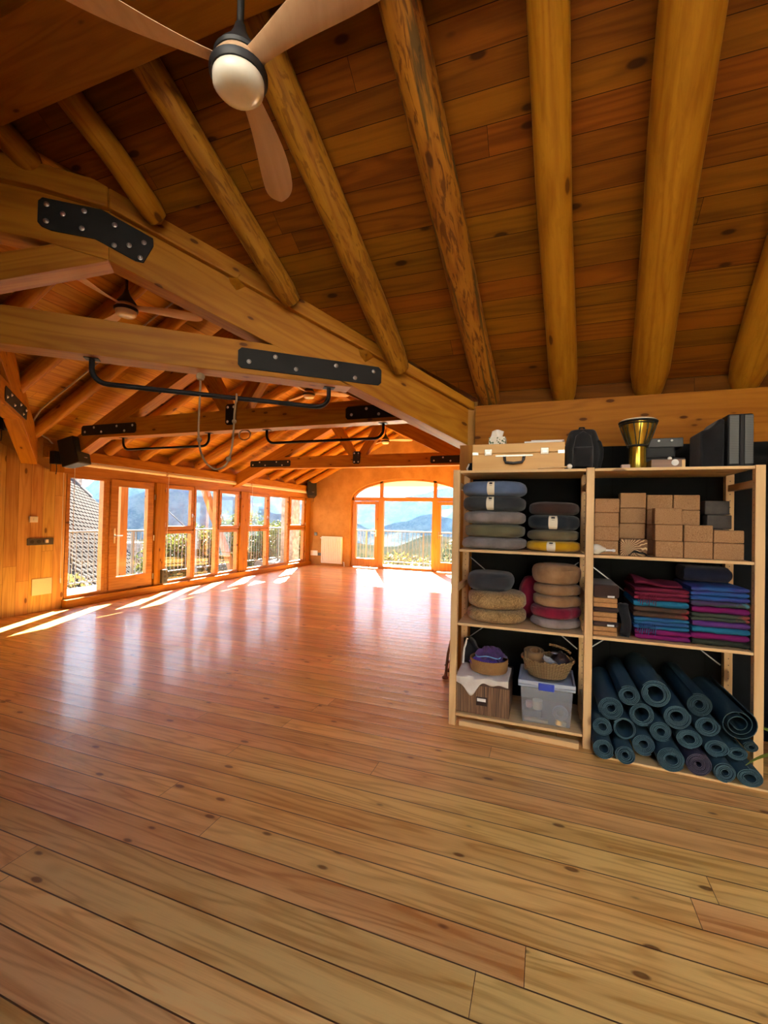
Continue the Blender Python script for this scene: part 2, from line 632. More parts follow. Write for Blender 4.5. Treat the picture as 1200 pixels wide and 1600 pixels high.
def yrect(m, y0, y1, z0, z1, fw, x0, x1, bot=None):
    bot = bot or fw
    m.box((x0, y0, z0), (x1, y1, z0 + bot)); m.box((x0, y0, z1 - fw), (x1, y1, z1))
    m.box((x0, y0, z0 + bot), (x1, y0 + fw, z1 - fw)); m.box((x0, y1 - fw, z0 + bot), (x1, y1, z1 - fw))


def lever(parent, p, d, name='handle', plate=.13):
    """lever handle on a plate at p, lever along d"""
    p, d = Vector(p), Vector(d)
    n = Vector((1, 0, 0)) if abs(d.x) < .5 else Vector((0, -1, 0))
    m = MB()
    e = .012
    s = Vector((abs(n.x) * .008 + (1 - abs(n.x)) * .03, abs(n.y) * .008 + (1 - abs(n.y)) * .03, plate))
    m.box(p - s / 2, p + s / 2)
    m.tube([p, p + n * .045, p + n * .05 + d * .02, p + n * .05 + d * .11], .009, 8)
    return m.build(name, M_brass, parent, smooth=True)


ZB, ZT = .12, 2.02


def fixed_light(idx, y0, y1):
    w = sthing('window_%d' % idx)
    m = MB(); yrect(m, y0, y1, ZB, ZT, .055, -6.90, -6.80, .05)
    m.build('frame', M_framey, w, bevel=.004)
    MB().box((-6.897, y0 + .05, ZB + .045), (-6.892, y1 - .05, ZT - .05)).build('glass', M_glass, w)
    return w


def casement_light(idx, y0, y1, hside):
    w = sthing('window_%d' % idx)
    m = MB(); yrect(m, y0, y1, ZB, 1.12, .055, -6.90, -6.80, .05)
    yrect(m, y0, y1, 1.12, ZT, .04, -6.90, -6.83)
    m.build('frame', M_framey, w, bevel=.004)
    MB().box((-6.897, y0 + .05, ZB + .045), (-6.892, y1 - .05, 1.07)).build('lower_glass', M_glass, w)
    s = MB(); yrect(s, y0 + .02, y1 - .02, 1.14, ZT - .01, .072, -6.86, -6.785)
    sash = s.build('sash', M_framey, w, bevel=.005)
    MB().box((-6.856, y0 + .08, 1.2), (-6.85, y1 - .08, ZT - .09)).build('glass', M_glass, sash)
    yy = y1 - .06 if hside > 0 else y0 + .06
    lever(sash, (-6.78, yy, 1.42), (0, 0, -1), 'handle', .07)
    hm = MB()
    yh = y0 + .012 if hside > 0 else y1 - .012
    for zz in (1.24, 1.9):
        hm.tube([(-6.775, yh, zz - .04), (-6.775, yh, zz + .04)], .009, 8)
    hm.build('hinge', M_brass, sash, smooth=True)
    return w


fixed_light(1, 4.65, 5.30)
casement_light(2, 6.48, 7.24, 1)
fixed_light(3, 7.25, 7.955)
casement_light(4, 7.965, 8.68, -1)
casement_light(5, 8.98, 9.85, 1)
fixed_light(6, 9.86, 10.84)
casement_light(7, 10.85, 11.73, -1)
d = sthing('door_1')
m = MB(); yrect(m, 5.30, 6.25, ZB, ZT, .055, -6.90, -6.80, .03)
m.build('frame', M_framey, d, bevel=.004)
m = MB()
x0, x1 = -6.86, -6.775
m.box((x0, 5.365, .15), (x1, 6.215, .365)); m.box((x0, 5.365, 1.89), (x1, 6.215, 2.01))
m.box((x0, 5.365, .365), (x1, 5.50, 1.89)); m.box((x0, 6.09, .365), (x1, 6.215, 1.89))
leaf = m.build('leaf', M_framey, d, bevel=.006)
MB().box((-6.856, 5.49, .36), (-6.85, 6.10, 1.9)).build('glass', M_glass, leaf)
lever(leaf, (-6.77, 5.44, 1.06), (0, 1, 0), 'handle', .25)
hm = MB()
for zz in (.3, 1.0, 1.75):
    hm.tube([(-6.765, 6.23, zz - .05), (-6.765, 6.23, zz + .05)], .011, 8)
hm.build('hinge', M_brass, leaf, smooth=True)

# end wall with the arched opening
AX, AW, SPR, AH = -3.70, 1.73, 1.98, .63


def arch(a, b, n=28):
    return [(AX + a * cos(pi - pi * i / n), SPR + b * sin(pi * i / n)) for i in range(n + 1)]


def wall_end():
    m = MB()
    y0, y1 = YE, YE + .32
    A = arch(AW, AH)
    xl, xr = XL - .15, -.45
    top = lambda x: Mz(min(max(x, xl), xr)) + .05
    pts = [(AX - AW, 0)] + A + [(AX + AW, 0)]
    f = lambda u, v, t: Vector((u, t, v))
    m.prism([(xl, 0), (AX - AW, 0), (AX - AW, SPR), (AX - AW, top(AX - AW)), (xl, top(xl))], f, y1, y0)
    m.prism([(AX + AW, 0), (xr, 0), (xr, top(xr)), (AX + AW, top(AX + AW)), (AX + AW, SPR)], f, y1, y0)
    for (xa, za), (xb, zb) in zip(A, A[1:]):
        q = [(xa, za), (xb, zb), (xb, top(xb)), (xa, top(xa))]
        m.prism(q, f, y1, y0)
    return struct(m.build('wall_end', M_plaster, M=Matrix.Identity(4)))


wall_end()
struct(MB().box((-.66, yv, 0), (-.45, YE, 2.5)).build('wall_right', M_plaster, M=Matrix.Identity(4)))
struct(bar('trim_7', M_beam, (-.64, 3.91, 0), (-.64, 3.91, 2.10), .12, .14, up=(1, 0, 0)))

# joinery in the arch
aw = sthing('window_8')
m = MB()
f = lambda u, v, t: Vector((u, t, v))
O, I = arch(AW, AH), arch(AW - .07, AH - .065)
for i in range(len(O) - 1):
    m.prism([O[i], O[i + 1], I[i + 1], I[i]], f, YE + .2, YE + .09)
Yf0, Yf1 = YE + .09, YE + .2
m.box((AX - AW, Yf0, 1.96), (AX + AW, Yf1, 2.07))
m.build('arch_frame', M_frame, aw, bevel=.004)
m = MB()
for x0, x1 in ((-4.57, -4.42), (-2.97, -2.82)):
    m.box((x0, Yf0, .0), (x1, Yf1, 1.96))
    m.box((x0 + .03, Yf0, 2.07), (x1 - .03, Yf1, 2.54))
m.box((AX - AW, Yf0, 0), (AX - AW + .06, Yf1, 1.96)); m.box((AX + AW - .06, Yf0, 0), (AX + AW, Yf1, 1.96))
m.build('mullion', M_framez, aw, bevel=.004)
m = MB(); m.box((-4.42, Yf0, 0), (-2.97, Yf1, .07)); m.build('sill', M_frame, aw, bevel=.004)
MB().box((-4.43, YE + .145, .06), (-2.96, YE + .15, 1.97)).build('glass', M_glass, aw)
G = arch(AW - .05, AH - .045)
m = MB()
for i in range(len(G) - 1):
    m.prism([(G[i][0], 2.06), (G[i + 1][0], 2.06), (G[i + 1][0], max(2.061, G[i + 1][1])), (G[i][0], max(2.061, G[i][1]))], f, YE + .15, YE + .145)
m.build('arch_glass', M_glass, aw)
for k, (x0, x1, hx) in enumerate(((-5.37, -4.57, -4.63), (-2.82, -2.03, -2.76))):
    dd = sthing('door_%d' % (2 + k))
    m = MB()
    m.box((x0, YE + .07, .02), (x1, YE + .17, .27)); m.box((x0, YE + .07, 1.86), (x1, YE + .17, 1.95))
    m.box((x0, YE + .07, .27), (x0 + .1, YE + .17, 1.86)); m.box((x1 - .1, YE + .07, .27), (x1, YE + .17, 1.86))
    lf = m.build('leaf', M_framez, dd, bevel=.005)
    MB().box((x0 + .09, YE + .12, .26), (x1 - .09, YE + .125, 1.87)).build('glass', M_glass, lf)
    lever(lf, (hx, YE + .065, 1.02), ((-1 if k == 0 else 1), 0, 0), 'handle', .2)

# wall behind the shelves, header beam, and the unseen walls of the wing
struct(MB().box((-.57, 3.72, 0), (NX, 3.98, 2.03)).build('wall_shelf_side', M_bwall, M=Matrix.Identity(4)))
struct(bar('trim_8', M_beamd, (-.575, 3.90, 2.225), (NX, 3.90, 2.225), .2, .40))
struct(MB().box((-.57, 3.90, 2.42), (NX, 3.98, 2.62)).build('wall_shelf_side_top', M_ceilshade, M=Matrix.Identity(4)))
struct(MB().prism([(YB - .1, 0), (3.98, 0), (3.98, 2.55), (YR, zr + .02), (YB - .1, Nz(YB - .1))], lambda u, v, t: Vector((t, u, v)), NX, NX + .15).build('wall_wing_end', M_plaster, M=Matrix.Identity(4)))
WB_FILL = [(.5, 2.1)]  # unseen back-wall window, added to bring fill light into the wing
m = MB()
yb0, yb1 = YB - .15, YB
m.box((-6.95, yb0, 0), (NX + .1, yb1, .15)); m.box((-6.95, yb0, 2.25), (NX + .1, yb1, 2.6))
xs = [-6.95] + [q for w in WB_FILL for q in w] + [NX + .1]
for i in range(0, len(xs), 2):
    m.box((xs[i], yb0, .15), (xs[i + 1], yb1, 2.25))
struct(m.build('wall_back', M_plaster, M=Matrix.Identity(4)))
for i, (a, b) in enumerate(WB_FILL):
    w = sthing('window_%d' % (9 + i))
    m = MB()
    for q in ((a, .15, b, .22), (a, 2.18, b, 2.25), (a, .22, a + .07, 2.18), (b - .07, .22, b, 2.18), ((a + b) / 2 - .04, .22, (a + b) / 2 + .04, 2.18)):
        m.box((q[0], yb0 + .03, q[1]), (q[2], yb1 - .03, q[3]))
    m.build('frame', M_frame, w)
    MB().box((a + .05, yb0 + .07, .2), (b - .05, yb0 + .075, 2.2)).build('glass', M_glass, w)

# ridge beams
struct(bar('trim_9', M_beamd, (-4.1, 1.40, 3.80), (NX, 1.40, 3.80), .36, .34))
struct(bar('trim_10', M_beam, (XC, 1.5, 3.86), (XC, YE, 3.86), .16, .22))
exec_later = []

# ------------------------------------------------------------------ roof trusses


def steel_plate(parent, origin, d, poly, t, bolts, side=-1):
    """black plate on the timber face at normal offset t, with bolts"""
    th = .008 * side
    p = vprism('joint_plate', M_black, origin, d, poly, min(t, t + th), max(t, t + th), parent, bevel=.003)
    dv = Vector((d[0], d[1], 0)).normalized()
    n = Vector((-dv.y, dv.x, 0))
    for s, z in bolts:
        c = Vector((origin[0], origin[1], 0)) + dv * s + Vector((0, 0, z)) + n * (t + th)
        M = frame(c, c + n * side)
        m = MB()
        m.lathe([(0, .014), (.006, .013), (.010, .008), (.013, .004), (.017, .003), (.017, 0)], n=10)
        mm = [v.copy() for v in m.v]
        m.v = [Vector((v.z, v.x, v.y)) for v in mm]
        m.build('bolt', M_steel, p, M, local=True, smooth=True)
    return p


def cutrect(s0, z0, s1, z1, c=.025):
    return [(s0 + c, z0), (s1 - c, z0), (s1, z0 + c), (s1, z1 - c), (s1 - c, z1), (s0 + c, z1), (s0, z1 - c), (s0, z0 + c)]


def bolts6(s0, z0, s1, z1):
    a, b = s1 - s0, z1 - z0
    return [(s0 + a * u, z0 + b * v) for u, v in ((.07, .35), (.24, .75), (.38, .28), (.66, .74), (.80, .24), (.94, .72))]


def hall_truss(y, label):
    t = thing('roof_truss', label, 'roof truss', (XC, y, 2.08), 0, 'timber roof trusses across the hall')
    o, d = (XC, y), (1, 0)
    b = lambda s: ZR - .495 * abs(s) - .43
    vprism('tie_beam', M_beam, o, d, [(-2.26, 2.505), (2.26, 2.505), (1.76, 2.757), (-1.76, 2.757)], -.09, .09, t)
    for g in (-1, 1):
        P = [(0, b(0)), (g * 3.09, b(3.09)), (g * 3.09, b(3.09) + .27), (0, b(0) + .27)]
        if g < 0:
            P = P[::-1]
        vprism('rafter', M_beam, o, d, P, -.09, .09, t, slope=-.495 * g)
        P = [(g * .01, 2.755), (g * .19, 2.755), (g * .60, b(.60) + .01), (g * .42, b(.42) + .01)]
        if g < 0:
            P = P[::-1]
        vprism('strut', M_beam, o, d, P, -.075, .075, t, slope=1.3 * g)
        s0, s1 = (1.57, 2.62) if g > 0 else (-2.62, -1.57)
        steel_plate(t, o, d, cutrect(s0, 2.545, s1, 2.69), -.09, bolts6(s0, 2.545, s1, 2.69), -1)
    steel_plate(t, o, d, cutrect(-.08, 2.57, .08, 2.83), -.09, [(-.045, 2.61), (.045, 2.61), (-.045, 2.79), (.045, 2.79)], -1)
    return t


hall_truss(4.59, 'timber roof truss across the hall with two short black bars under it')
hall_truss(8.49, 'farthest timber roof truss, spanning the hall in front of the arched window')


def valley_truss(sx, label):
    """half truss from the wall corner up to the middle of the hall; sx=1 right corner, -1 window side"""
    d = (sx * .769, .639)
    o0 = Vector((XC, 1.437, 0))
    nrm = Vector((-d[1], d[0], 0)) if sx > 0 else Vector((d[1], -d[0], 0)) * 1
    # normal used by vprism is (-dy,dx); front (towards the wing) side:
    n = Vector((-d[1], d[0], 0))
    fs = -1 if sx > 0 else 1                      # sign of front face along n
    lo, hi = (0, .18) if fs < 0 else (-.18, 0)     # front face at t = 0
    o = (o0.x, o0.y)
    t = thing('roof_truss', label, 'roof truss', (o0.x + d[0] * 3.9, o0.y + d[1] * 3.9, 2.1), 0, 'diagonal valley trusses')
    E = 4.0
    b = lambda s: 3.166 - .373 * (s - 1.126)
    vprism('rafter', M_beam, o, d, [(1.126, b(1.126)), (E, b(E)), (E, b(E) + .33), (1.126, b(1.126) + .33)], lo, hi, t, slope=-.373)
    s_ = .05
    vprism('collar', M_beam, o, d, [(s_, 3.23), (.72, 3.215), (1.126, 3.166), (1.126, 3.50), (.72, 3.53), (s_, 3.53)], lo, hi, t)
    l2, h2 = (lo - .05, hi) if fs < 0 else (lo, hi + .05)
    vprism('valley_board', M_beam, o, d, [(1.126, b(1.126) + .33), (E - .02, b(E) + .33), (E - .02, b(E) + .40), (1.126, b(1.126) + .50)], l2, h2, t, slope=-.373, bevel=.012)
    vprism('valley_board', M_beam, o, d, [(s_, 3.53), (.72, 3.53), (1.126, 3.498), (1.126, 3.668), (s_, 3.72)], l2, h2, t, bevel=.012)
    vprism('strut', M_beam, o, d, [(.06, 2.71), (1.126, 3.167), (1.02, 3.30), (.06, 2.89)], lo + .01 * (fs < 0), hi - .01 * (fs > 0), t, slope=.43)
    vprism('tie_beam', M_beam, o, d, [(s_, 2.507), (2.86, 2.507), (2.24, 2.755), (s_, 2.755)], lo, hi, t)
    steel_plate(t, o, d, [(.745, 3.300), (.80, 3.285), (1.045, 3.288), (1.29, 3.190), (1.34, 3.188), (1.40, 3.32), (1.395, 3.375), (1.08, 3.497), (.745, 3.492), (.722, 3.465), (.722, 3.325)], 0,
                [(.77, 3.45), (.77, 3.34), (.86, 3.41), (.98, 3.46), (.97, 3.34), (1.16, 3.41), (1.16, 3.27), (1.25, 3.29), (1.34, 3.33), (1.32, 3.22)], fs)
    steel_plate(t, o, d, cutrect(1.98, 2.545, 3.11, 2.70), 0, bolts6(1.98, 2.545, 3.11, 2.70), fs)
    steel_plate(t, o, d, cutrect(1.98, 2.545, 3.11, 2.70), -.18 * fs, bolts6(1.98, 2.545, 3.11, 2.70), -fs)
    return t


valley_truss(1, 'big diagonal timber truss with a bent black plate, running down to the shelves')
kp = bar('king_post', M_beam, (XC, 1.437, 2.50), (XC, 1.437, 3.74), .2, .2, up=(1, 0, 0))
tag(kp, 'upright timber post where the two diagonal trusses meet, left of the picture', 'post')
valley_truss(-1, 'diagonal timber truss foot coming down on the boarded wall beside the black corner speaker')

# ------------------------------------------------------------------ round log rafters


def log(label, p0, p1, r0, r1, mat, group, n=14, seed=0, seg=14):
    p0, p1 = Vector(p0), Vector(p1)
    M = frame(p0, p1)
    L = (p1 - p0).length
    m = MB()
    vs, fs = [], []
    for i in range(seg + 1):
        u = i / seg
        x = L * u
        rr = (r0 + (r1 - r0) * u) * (1 if i < seg else .8)
        oy = .012 * mnoise.noise(Vector((seed * 3.1, u * 2.2, 0))); oz = .012 * mnoise.noise(Vector((seed * 5.7, u * 2.2, 9)))
        for k in range(n):
            a = 2 * pi * k / n
            q = rr * (1 + .06 * mnoise.noise(Vector((cos(a) * .8 + seed, sin(a) * .8, u * 3.5))))
            vs.append((x, q * cos(a) + oy, q * sin(a) + oz))
    for i in range(seg):
        for k in range(n):
            l = (k + 1) % n
            fs.append((i * n + k, i * n + l, (i + 1) * n + l, (i + 1) * n + k))
    vs += [(-.03, 0, 0), (L + .03, 0, 0)]
    e = len(vs) - 1
    for k in range(n):
        l = (k + 1) % n
        fs.append((e - 1, l, k)); fs.append((e, seg * n + k, seg * n + l))
    m.add(vs, fs)
    o = m.build('log_rafter', mat, None, M, local=True, smooth=True)
    return tag(o, label, 'rafter', group)


def nearlog(label, xa, ya, xb, yb, ra, rb, mat, seed):
    za, zb = Nz(ya) - (ra + .012) * 1.17, Nz(yb) - (rb + .012) * 1.17
    if yb > 3.8:
        lift = max(0, 2.43 + rb * 1.17 - (Nz(3.8) - (rb + .012) * 1.17))
        za, zb = za + lift * .4, zb + lift
    log(label, (xa, ya, za), (xb, yb, zb), ra, rb, mat, 'log rafters over the near wing', seed=seed)


nearlog('short round log rafter at the upper left edge under the big top beam', -3.22, 1.5, -3.15, 1.88, .08, .08, M_log, 1)
nearlog('round log rafter ending above the bent black plate of the diagonal truss', -2.57, 1.5, -2.50, 2.26, .072, .078, M_log, 2)
nearlog('round log rafter passing just left of the nearest ceiling fan', -2.02, 1.5, -1.82, 2.87, .078, .084, M_logm, 3)
nearlog('scraped round log rafter behind the hanging blade of the nearest fan, right of its tip', -1.34, 1.5, -1.14, 3.47, .09, .095, M_logm, 4)
nearlog('rough log rafter with dark streaks along it, ending above the wooden case', -.67, 1.5, -.465, 3.93, .095, .1, M_logs, 5)
nearlog('smooth upright-looking log rafter coming down above the backpack', -.06, 1.5, .128, 3.93, .084, .106, M_log, 6)
nearlog('thick log rafter coming down on the header above the drum and the tall black case', .47, 1.5, .735, 3.93, .126, .128, M_log, 7)
nearlog('shadowed log rafter cut by the right edge of the picture', 1.08, 1.5, 1.35, 3.93, .115, .12, M_log, 8)
nearlog('round log rafter beyond the right edge over the near wing', 1.75, 1.5, 2.02, 3.93, .11, .11, M_log, 9)
for i, x in enumerate((-2.4, -1.2, -.1, 1.0, 2.1)):
    pass


def halllog(label, y, side, s0=0.0, seed=0, r=.085):
    xa = XC + side * .06
    xb = XC + side * (3.02 - s0)
    log(label, (xb, y, Mz(xb) - (r + .012) * 1.12), (xa, y, Mz(xa) - (r + .012) * 1.12), r, r * .92, M_log, 'log rafters on the %s roof slope of the hall' % ('window-side' if side < 0 else 'far-side'), seed=seed, n=12, seg=8)


ordn = ['first', 'second', 'third', 'fourth', 'fifth', 'sixth']
sd = 20
for side, word in ((-1, 'window-side slope'), (1, 'right-hand slope')):
    for base, n, where in ((4.59, 5, 'past the truss with the hanging bars'), (8.49, 5, 'past the farthest truss')):
        for i in range(n):
            sd += 1
            halllog('round log rafter on the %s, %s one %s' % (word, ordn[i], where), base + .65 * (i + 1), side, 0, sd)
    sd += 1
    # two logs in front of the first hall truss; the nearer one dies on the valley truss
    halllog('round log rafter on the %s just before the truss with the hanging bars' % word, 4.02, side, .05, sd)
    sd += 1
    y = 3.38
    xb = XC + side * ((y - 1.437) / .639 * .769 - .02)
    xa = XC + side * .06
    log('round log rafter on the %s meeting the diagonal truss' % word, (xb, y, Mz(xb) - .108), (xa, y, Mz(xa) - .108), .085, .08, M_log, 'log rafters on the %s roof slope of the hall' % ('window-side' if side < 0 else 'far-side'), seed=sd, n=12, seg=8)
    sd += 1
    y = 2.73
    xb = XC + side * ((y - 1.437) / .639 * .769 - .02)
    log('short round log rafter on the %s behind the diagonal truss' % word, (xb, y, Mz(xb) - .108), (xa, y, Mz(xa) - .108), .085, .08, M_log, 'log rafters on the %s roof slope of the hall' % ('window-side' if side < 0 else 'far-side'), seed=sd, n=12, seg=8)

# ------------------------------------------------------------------ ceiling fans


def fan(loc, angle, rod, label):
    """loc = centre of the blades"""
    x, y, z = loc
    t = thing('ceiling_fan', label, 'ceiling fan', loc, radians(angle), 'ceiling fans with three wooden blades')
    L = Matrix.Identity(4)

    def part(m, name, mat, **kw):
        mm = MB(); mm.v = [W[t.name] @ v for v in m.v]; mm.f = m.f; mm.mi = m.mi
        return mm.build(name, mat, t, smooth=True, **kw)
    part(MB().lathe([(0, -.065), (.045, -.063), (.072, -.055), (.088, -.038), (.09, -.012), (.088, 0), (0, 0)], n=32), 'lamp_globe', M_globe)
    part(MB().lathe([(0, -.012), (.096, -.012), (.102, 0), (.102, .012), (.09, .02), (0, .02)], n=32), 'lamp_ring', M_blackp)
    part(MB().lathe([(0, .018), (.085, .018), (.092, .03), (.08, .05), (0, .05)], n=32), 'hub', M_wicker)
    part(MB().lathe([(0, .05), (.085, .05), (.088, .062), (.07, .09), (.04, .13), (.024, .165), (.018, .19), (0, .19)], n=32), 'motor_housing', M_blackp)
    part(MB().tube([(0, 0, .18), (0, 0, rod)], .0125, 12), 'down_rod', M_blackp)
    part(MB().lathe([(0, rod - .06), (.02, rod - .06), (.055, rod - .02), (.06, rod), (0, rod)], n=24), 'ceiling_cup', M_blackp)
    for k in range(3):
        ca, sa = cos(2 * pi * k / 3), sin(2 * pi * k / 3)
        R = .66
        m = MB()
        nu, nv = 30, 6
        pts = {}

        def sec(u):
            u = 1 - (1 - u) ** 1.5
            r = .045 + (R - .045) * u
            q = min(1, u / .76)
            wl = .030 + .036 * (q * q * (3 - 2 * q))
            if u > .80:
                wl *= sqrt(max(0.0, 1 - ((u - .80) / .2) ** 2.4)) * .97 + .03
            sweep = -.02 * sin(pi * u)
            tilt = radians(13) * (1 - u) ** .7 + radians(7)
            return r, wl, sweep, tilt
        vs, fs = [], []
        for i in range(nu + 1):
            u = i / nu
            r, wl, sw, tl = sec(u)
            for j in range(nv + 1):
                q = (j / nv * 2 - 1)
                for sgn in (1, -1):
                    yy = q * wl + sw
                    th = .007 * sqrt(max(0, 1 - q * q)) + .0012
                    zz = .032 - q * wl * math.tan(tl) * 1.0 + sgn * th
                    vs.append((ca * r - sa * yy, sa * r + ca * yy, zz))
        st = 2 * (nv + 1)
        for i in range(nu):
            for j in range(nv):
                a = i * st + j * 2
                fs.append((a, a + st, a + st + 2, a + 2))
                fs.append((a + 1, a + 3, a + st + 3, a + st + 1))
            a = i * st
            fs.append((a, a + 1, a + st + 1, a + st))
            a = i * st + nv * 2
            fs.append((a, a + st, a + st + 1, a + 1))
        for i in (0, nu):
            for j in range(nv):
                a = i * st + j * 2
                q = (a, a + 2, a + 3, a + 1)
                fs.append(q if i == 0 else q[::-1])
        m.add(vs, fs)
        part(m, 'blade', M_wicker)
    return t


fan((-1.06, 1.285, 3.02), 110, .62, 'nearest ceiling fan, big at the upper left, with pale wooden blades and a white lamp')
fan((XC, 3.01, 3.33), 40, .43, 'second ceiling fan, seen through the opening of the big diagonal truss')
fan((XC, 6.40, 3.46), -90, .30, 'third ceiling fan, mostly hidden behind the black bar under the diagonal truss')
fan((XC, 10.13, 3.33), 15, .43, 'farthest small ceiling fan, in front of the triangle of plaster above the arched window')

# ------------------------------------------------------------------ things hung from the beams


def hang_bar(a, b, drop, label, r=.016):
    a, b = Vector(a), Vector(b)
    t = thing('hanging_bar', label, 'exercise bar', ((a + b) / 2)[:], 0, 'black bars under the tie beams')
    d = (b - a).normalized()
    up = Vector((0, 0, 1))
    rad = .10
    pts = [a, a - up * (drop - rad)]
    for i in range(1, 6):
        q = pi / 2 * i / 6
        pts.append(a - up * (drop - rad + rad * sin(q)) + d * rad * (1 - cos(q)))
    pts.append(a - up * drop + d * rad)
    e = [b + (p - a).dot(d) * -d + Vector((0, 0, p.z - a.z)) for p in pts]
    MB().tube(pts + e[::-1], r, 12).build('bar', M_black, t, smooth=True)
    for p in (a, b):
        M = frame(p, p + d)
        m = MB().box((-.045, -.035, -.005), (.045, .035, 0))
        pl = m.build('mount_plate', M_black, t, M, local=True, bevel=.002)
    return t


nv_ = Vector((-.639, .769, 0)) * .085
hang_bar(Vector((-2.905, 2.10, 2.505)) + nv_, Vector((-1.625, 3.165, 2.505)) + nv_, .165, 'long black bar under the diagonal tie beam, the nearest and largest of the hanging bars', .018)
hang_bar((-5.60, 4.59, 2.503), (-4.10, 4.59, 2.503), .165, 'left black bar under the second truss, above the glazed door')
hang_bar((-3.22, 4.59, 2.503), (-1.70, 4.59, 2.503), .165, 'right black bar under the second truss, before the arched window wall')


def ropemat():
    k = NT('hemp_rope')
    co = k.coords()
    n = k.noise(co, 180, 2.0)
    k.bump(n, .6, .01)
    return k.fin(k.mix(n, (.30, .20, .10), (.46, .33, .19)), .9)


M_rope = ropemat()
rp = thing('rope', 'loop of hemp rope hanging from the diagonal tie beam beside the long black bar', 'rope', (-2.44, 2.66, 2.5))
C0 = Vector((-2.36, 2.66, 0))
dd = Vector((.769, .639, 0))


def P3(s, z, o=0.0):
    return C0 + dd * s + Vector((0, 0, z)) + Vector((-.639, .769, 0)) * o


pts = [P3(-.085, 2.50), P3(-.082, 2.42), P3(-.083, 2.30), P3(-.086, 2.15), P3(-.083, 2.02), P3(-.068, 1.92), P3(-.03, 1.835), P3(.03, 1.79), P3(.085, 1.80), P3(.125, 1.85), P3(.15, 1.95), P3(.16, 2.1), P3(.165, 2.25), P3(.175, 2.345)]
sm = []
for i in range(len(pts) - 1):
    p0, p1, p2, p3 = pts[max(i - 1, 0)], pts[i], pts[i + 1], pts[min(i + 2, len(pts) - 1)]
    for j in range(4):
        u = j / 4
        sm.append(.5 * ((2 * p1) + (p2 - p0) * u + (2 * p0 - 5 * p1 + 4 * p2 - p3) * u * u + (3 * p1 - p0 - 3 * p2 + p3) * u ** 3))
sm.append(pts[-1])
MB().tube(sm, .0075, 8).build('cord', M_rope, rp, smooth=True)
for p, s in ((P3(-.083, 2.47), .032), (P3(-.078, 2.0), .02), (P3(.13, 1.87), .022), (P3(.163, 2.16), .018)):
    km = MB()
    km.lathe([(0, -s), (s * .75, -s * .7), (s, 0), (s * .75, s * .7), (0, s)], c=p, n=10)
    km.build('knot', M_rope, rp, smooth=True)
lp = [P3(.175, 2.34) + Vector((-.639, .769, 0)) * .028 * cos(a) * 1 + Vector((0, 0, .028 * sin(a))) for a in [2 * pi * i / 16 for i in range(16)]]
MB().tube(lp, .008, 8, closed=True).build('bar_loop', M_rope, rp, smooth=True)
ring = [Vector((-3.515 + .085 * cos(a), 4.55, 2.445 + .062 * sin(a))) for a in [2 * pi * i / 28 for i in range(28)]]
rg = MB().tube(ring, .009, 8, closed=True).build('rope_ring', M_rope, M=T((-3.515, 4.55, 2.38)), smooth=True)
tag(rg, 'small rope ring hanging from the second truss between its two black bars', 'rope')


# ------------------------------------------------------------------ loudspeakers, cable
def speaker(c, yaw, pitch, size, label, mount):
    t = thing('loudspeaker', label, 'speaker', c, 0, 'black wall speakers')
    R = T(c) @ Matrix.Rotation(yaw, 4, 'Z') @ Matrix.Rotation(pitch, 4, 'X')
    w, dp, h = size
    # front faces local -Y
    m = MB().prism([(-w / 2, -dp / 2), (w / 2, -dp / 2), (w * .36, dp / 2), (-w * .36, dp / 2)], lambda u, v, q: Vector((u, v, q)), -h / 2, h / 2)
    m.build('cabinet', M_blackp, t, R, local=True, bevel=.012)
    g = MB().box((-w / 2 + .012, -dp / 2 - .008, -h / 2 + .012), (w / 2 - .012, -dp / 2, h / 2 - .012))
    g = g.build('grille', M_grille, t, R, local=True, bevel=.006)
    MB().box((.0, -dp / 2 - .011, -h * .28), (w * .22, -dp / 2 - .008, -h * .28 + .012)).build('badge', M_steel, g, R, local=True)
    mt = Vector(mount)
    back = R @ Vector((0, dp / 2, 0))
    m = MB().tube([back, (back + mt) / 2 + Vector((0, 0, -.03)), mt], .02, 10)
    m.box(mt - Vector((.05, .05, .09)), mt + Vector((.05, .05, .09)))
    m.build('bracket', M_black, t, smooth=True)
    cb = [back + Vector((0, 0, -.05)), mt + Vector((.02, .0, -.10)), mt + Vector((.03, .0, -.17)), mt + Vector((.015, 0, -.24))]
    MB().tube(cb, .006, 6).build('lead', M_blackp, t, smooth=True)
    return t


M_grille = flat('speaker_grille', (.02, .02, .021), .65, nz=.5, nscale=300)
bd = bar('mounting_board', M_beam, (-6.70, 4.435, 2.02), (-6.70, 4.435, 2.42), .19, .03, up=(1, 0, 0))
tag(bd, 'light wooden board on the post behind the black corner speaker', 'board')
speaker((-6.47, 4.50, 2.31), radians(105), radians(-14), (.27, .28, .40), 'black speaker on the post beside the boarded wall, above the tall fixed window', (-6.63, 4.36, 2.22))
speaker((-6.60, 11.74, 2.27), radians(35), radians(-16), (.28, .26, .45), 'black speaker in the far corner on the plaster end wall', (-6.66, 11.93, 2.15))
speaker((-6.62, 3.80, 2.60), radians(60), 0, (.2, .2, .2), 'dark speaker at the left edge, under the diagonal truss foot', (-6.77, 3.74, 2.6))
cab = [(-6.70, 4.36, 2.42), (-6.70, 4.30, 2.48), (-6.62, 4.10, 2.53), (-6.45, 3.93, 2.63), (-6.2, 3.87, 2.77), (-5.9, 3.86, 2.91), (-5.5, 3.86, 3.11), (-5.0, 3.86, 3.36), (-4.4, 3.86, 3.66), (-3.8, 3.86, 3.95)]
cb = MB().tube(cab, .011, 8).build('power_cable', flat('grey_cable', (.42, .34, .30), .6), M=T(cab[0]), smooth=True)
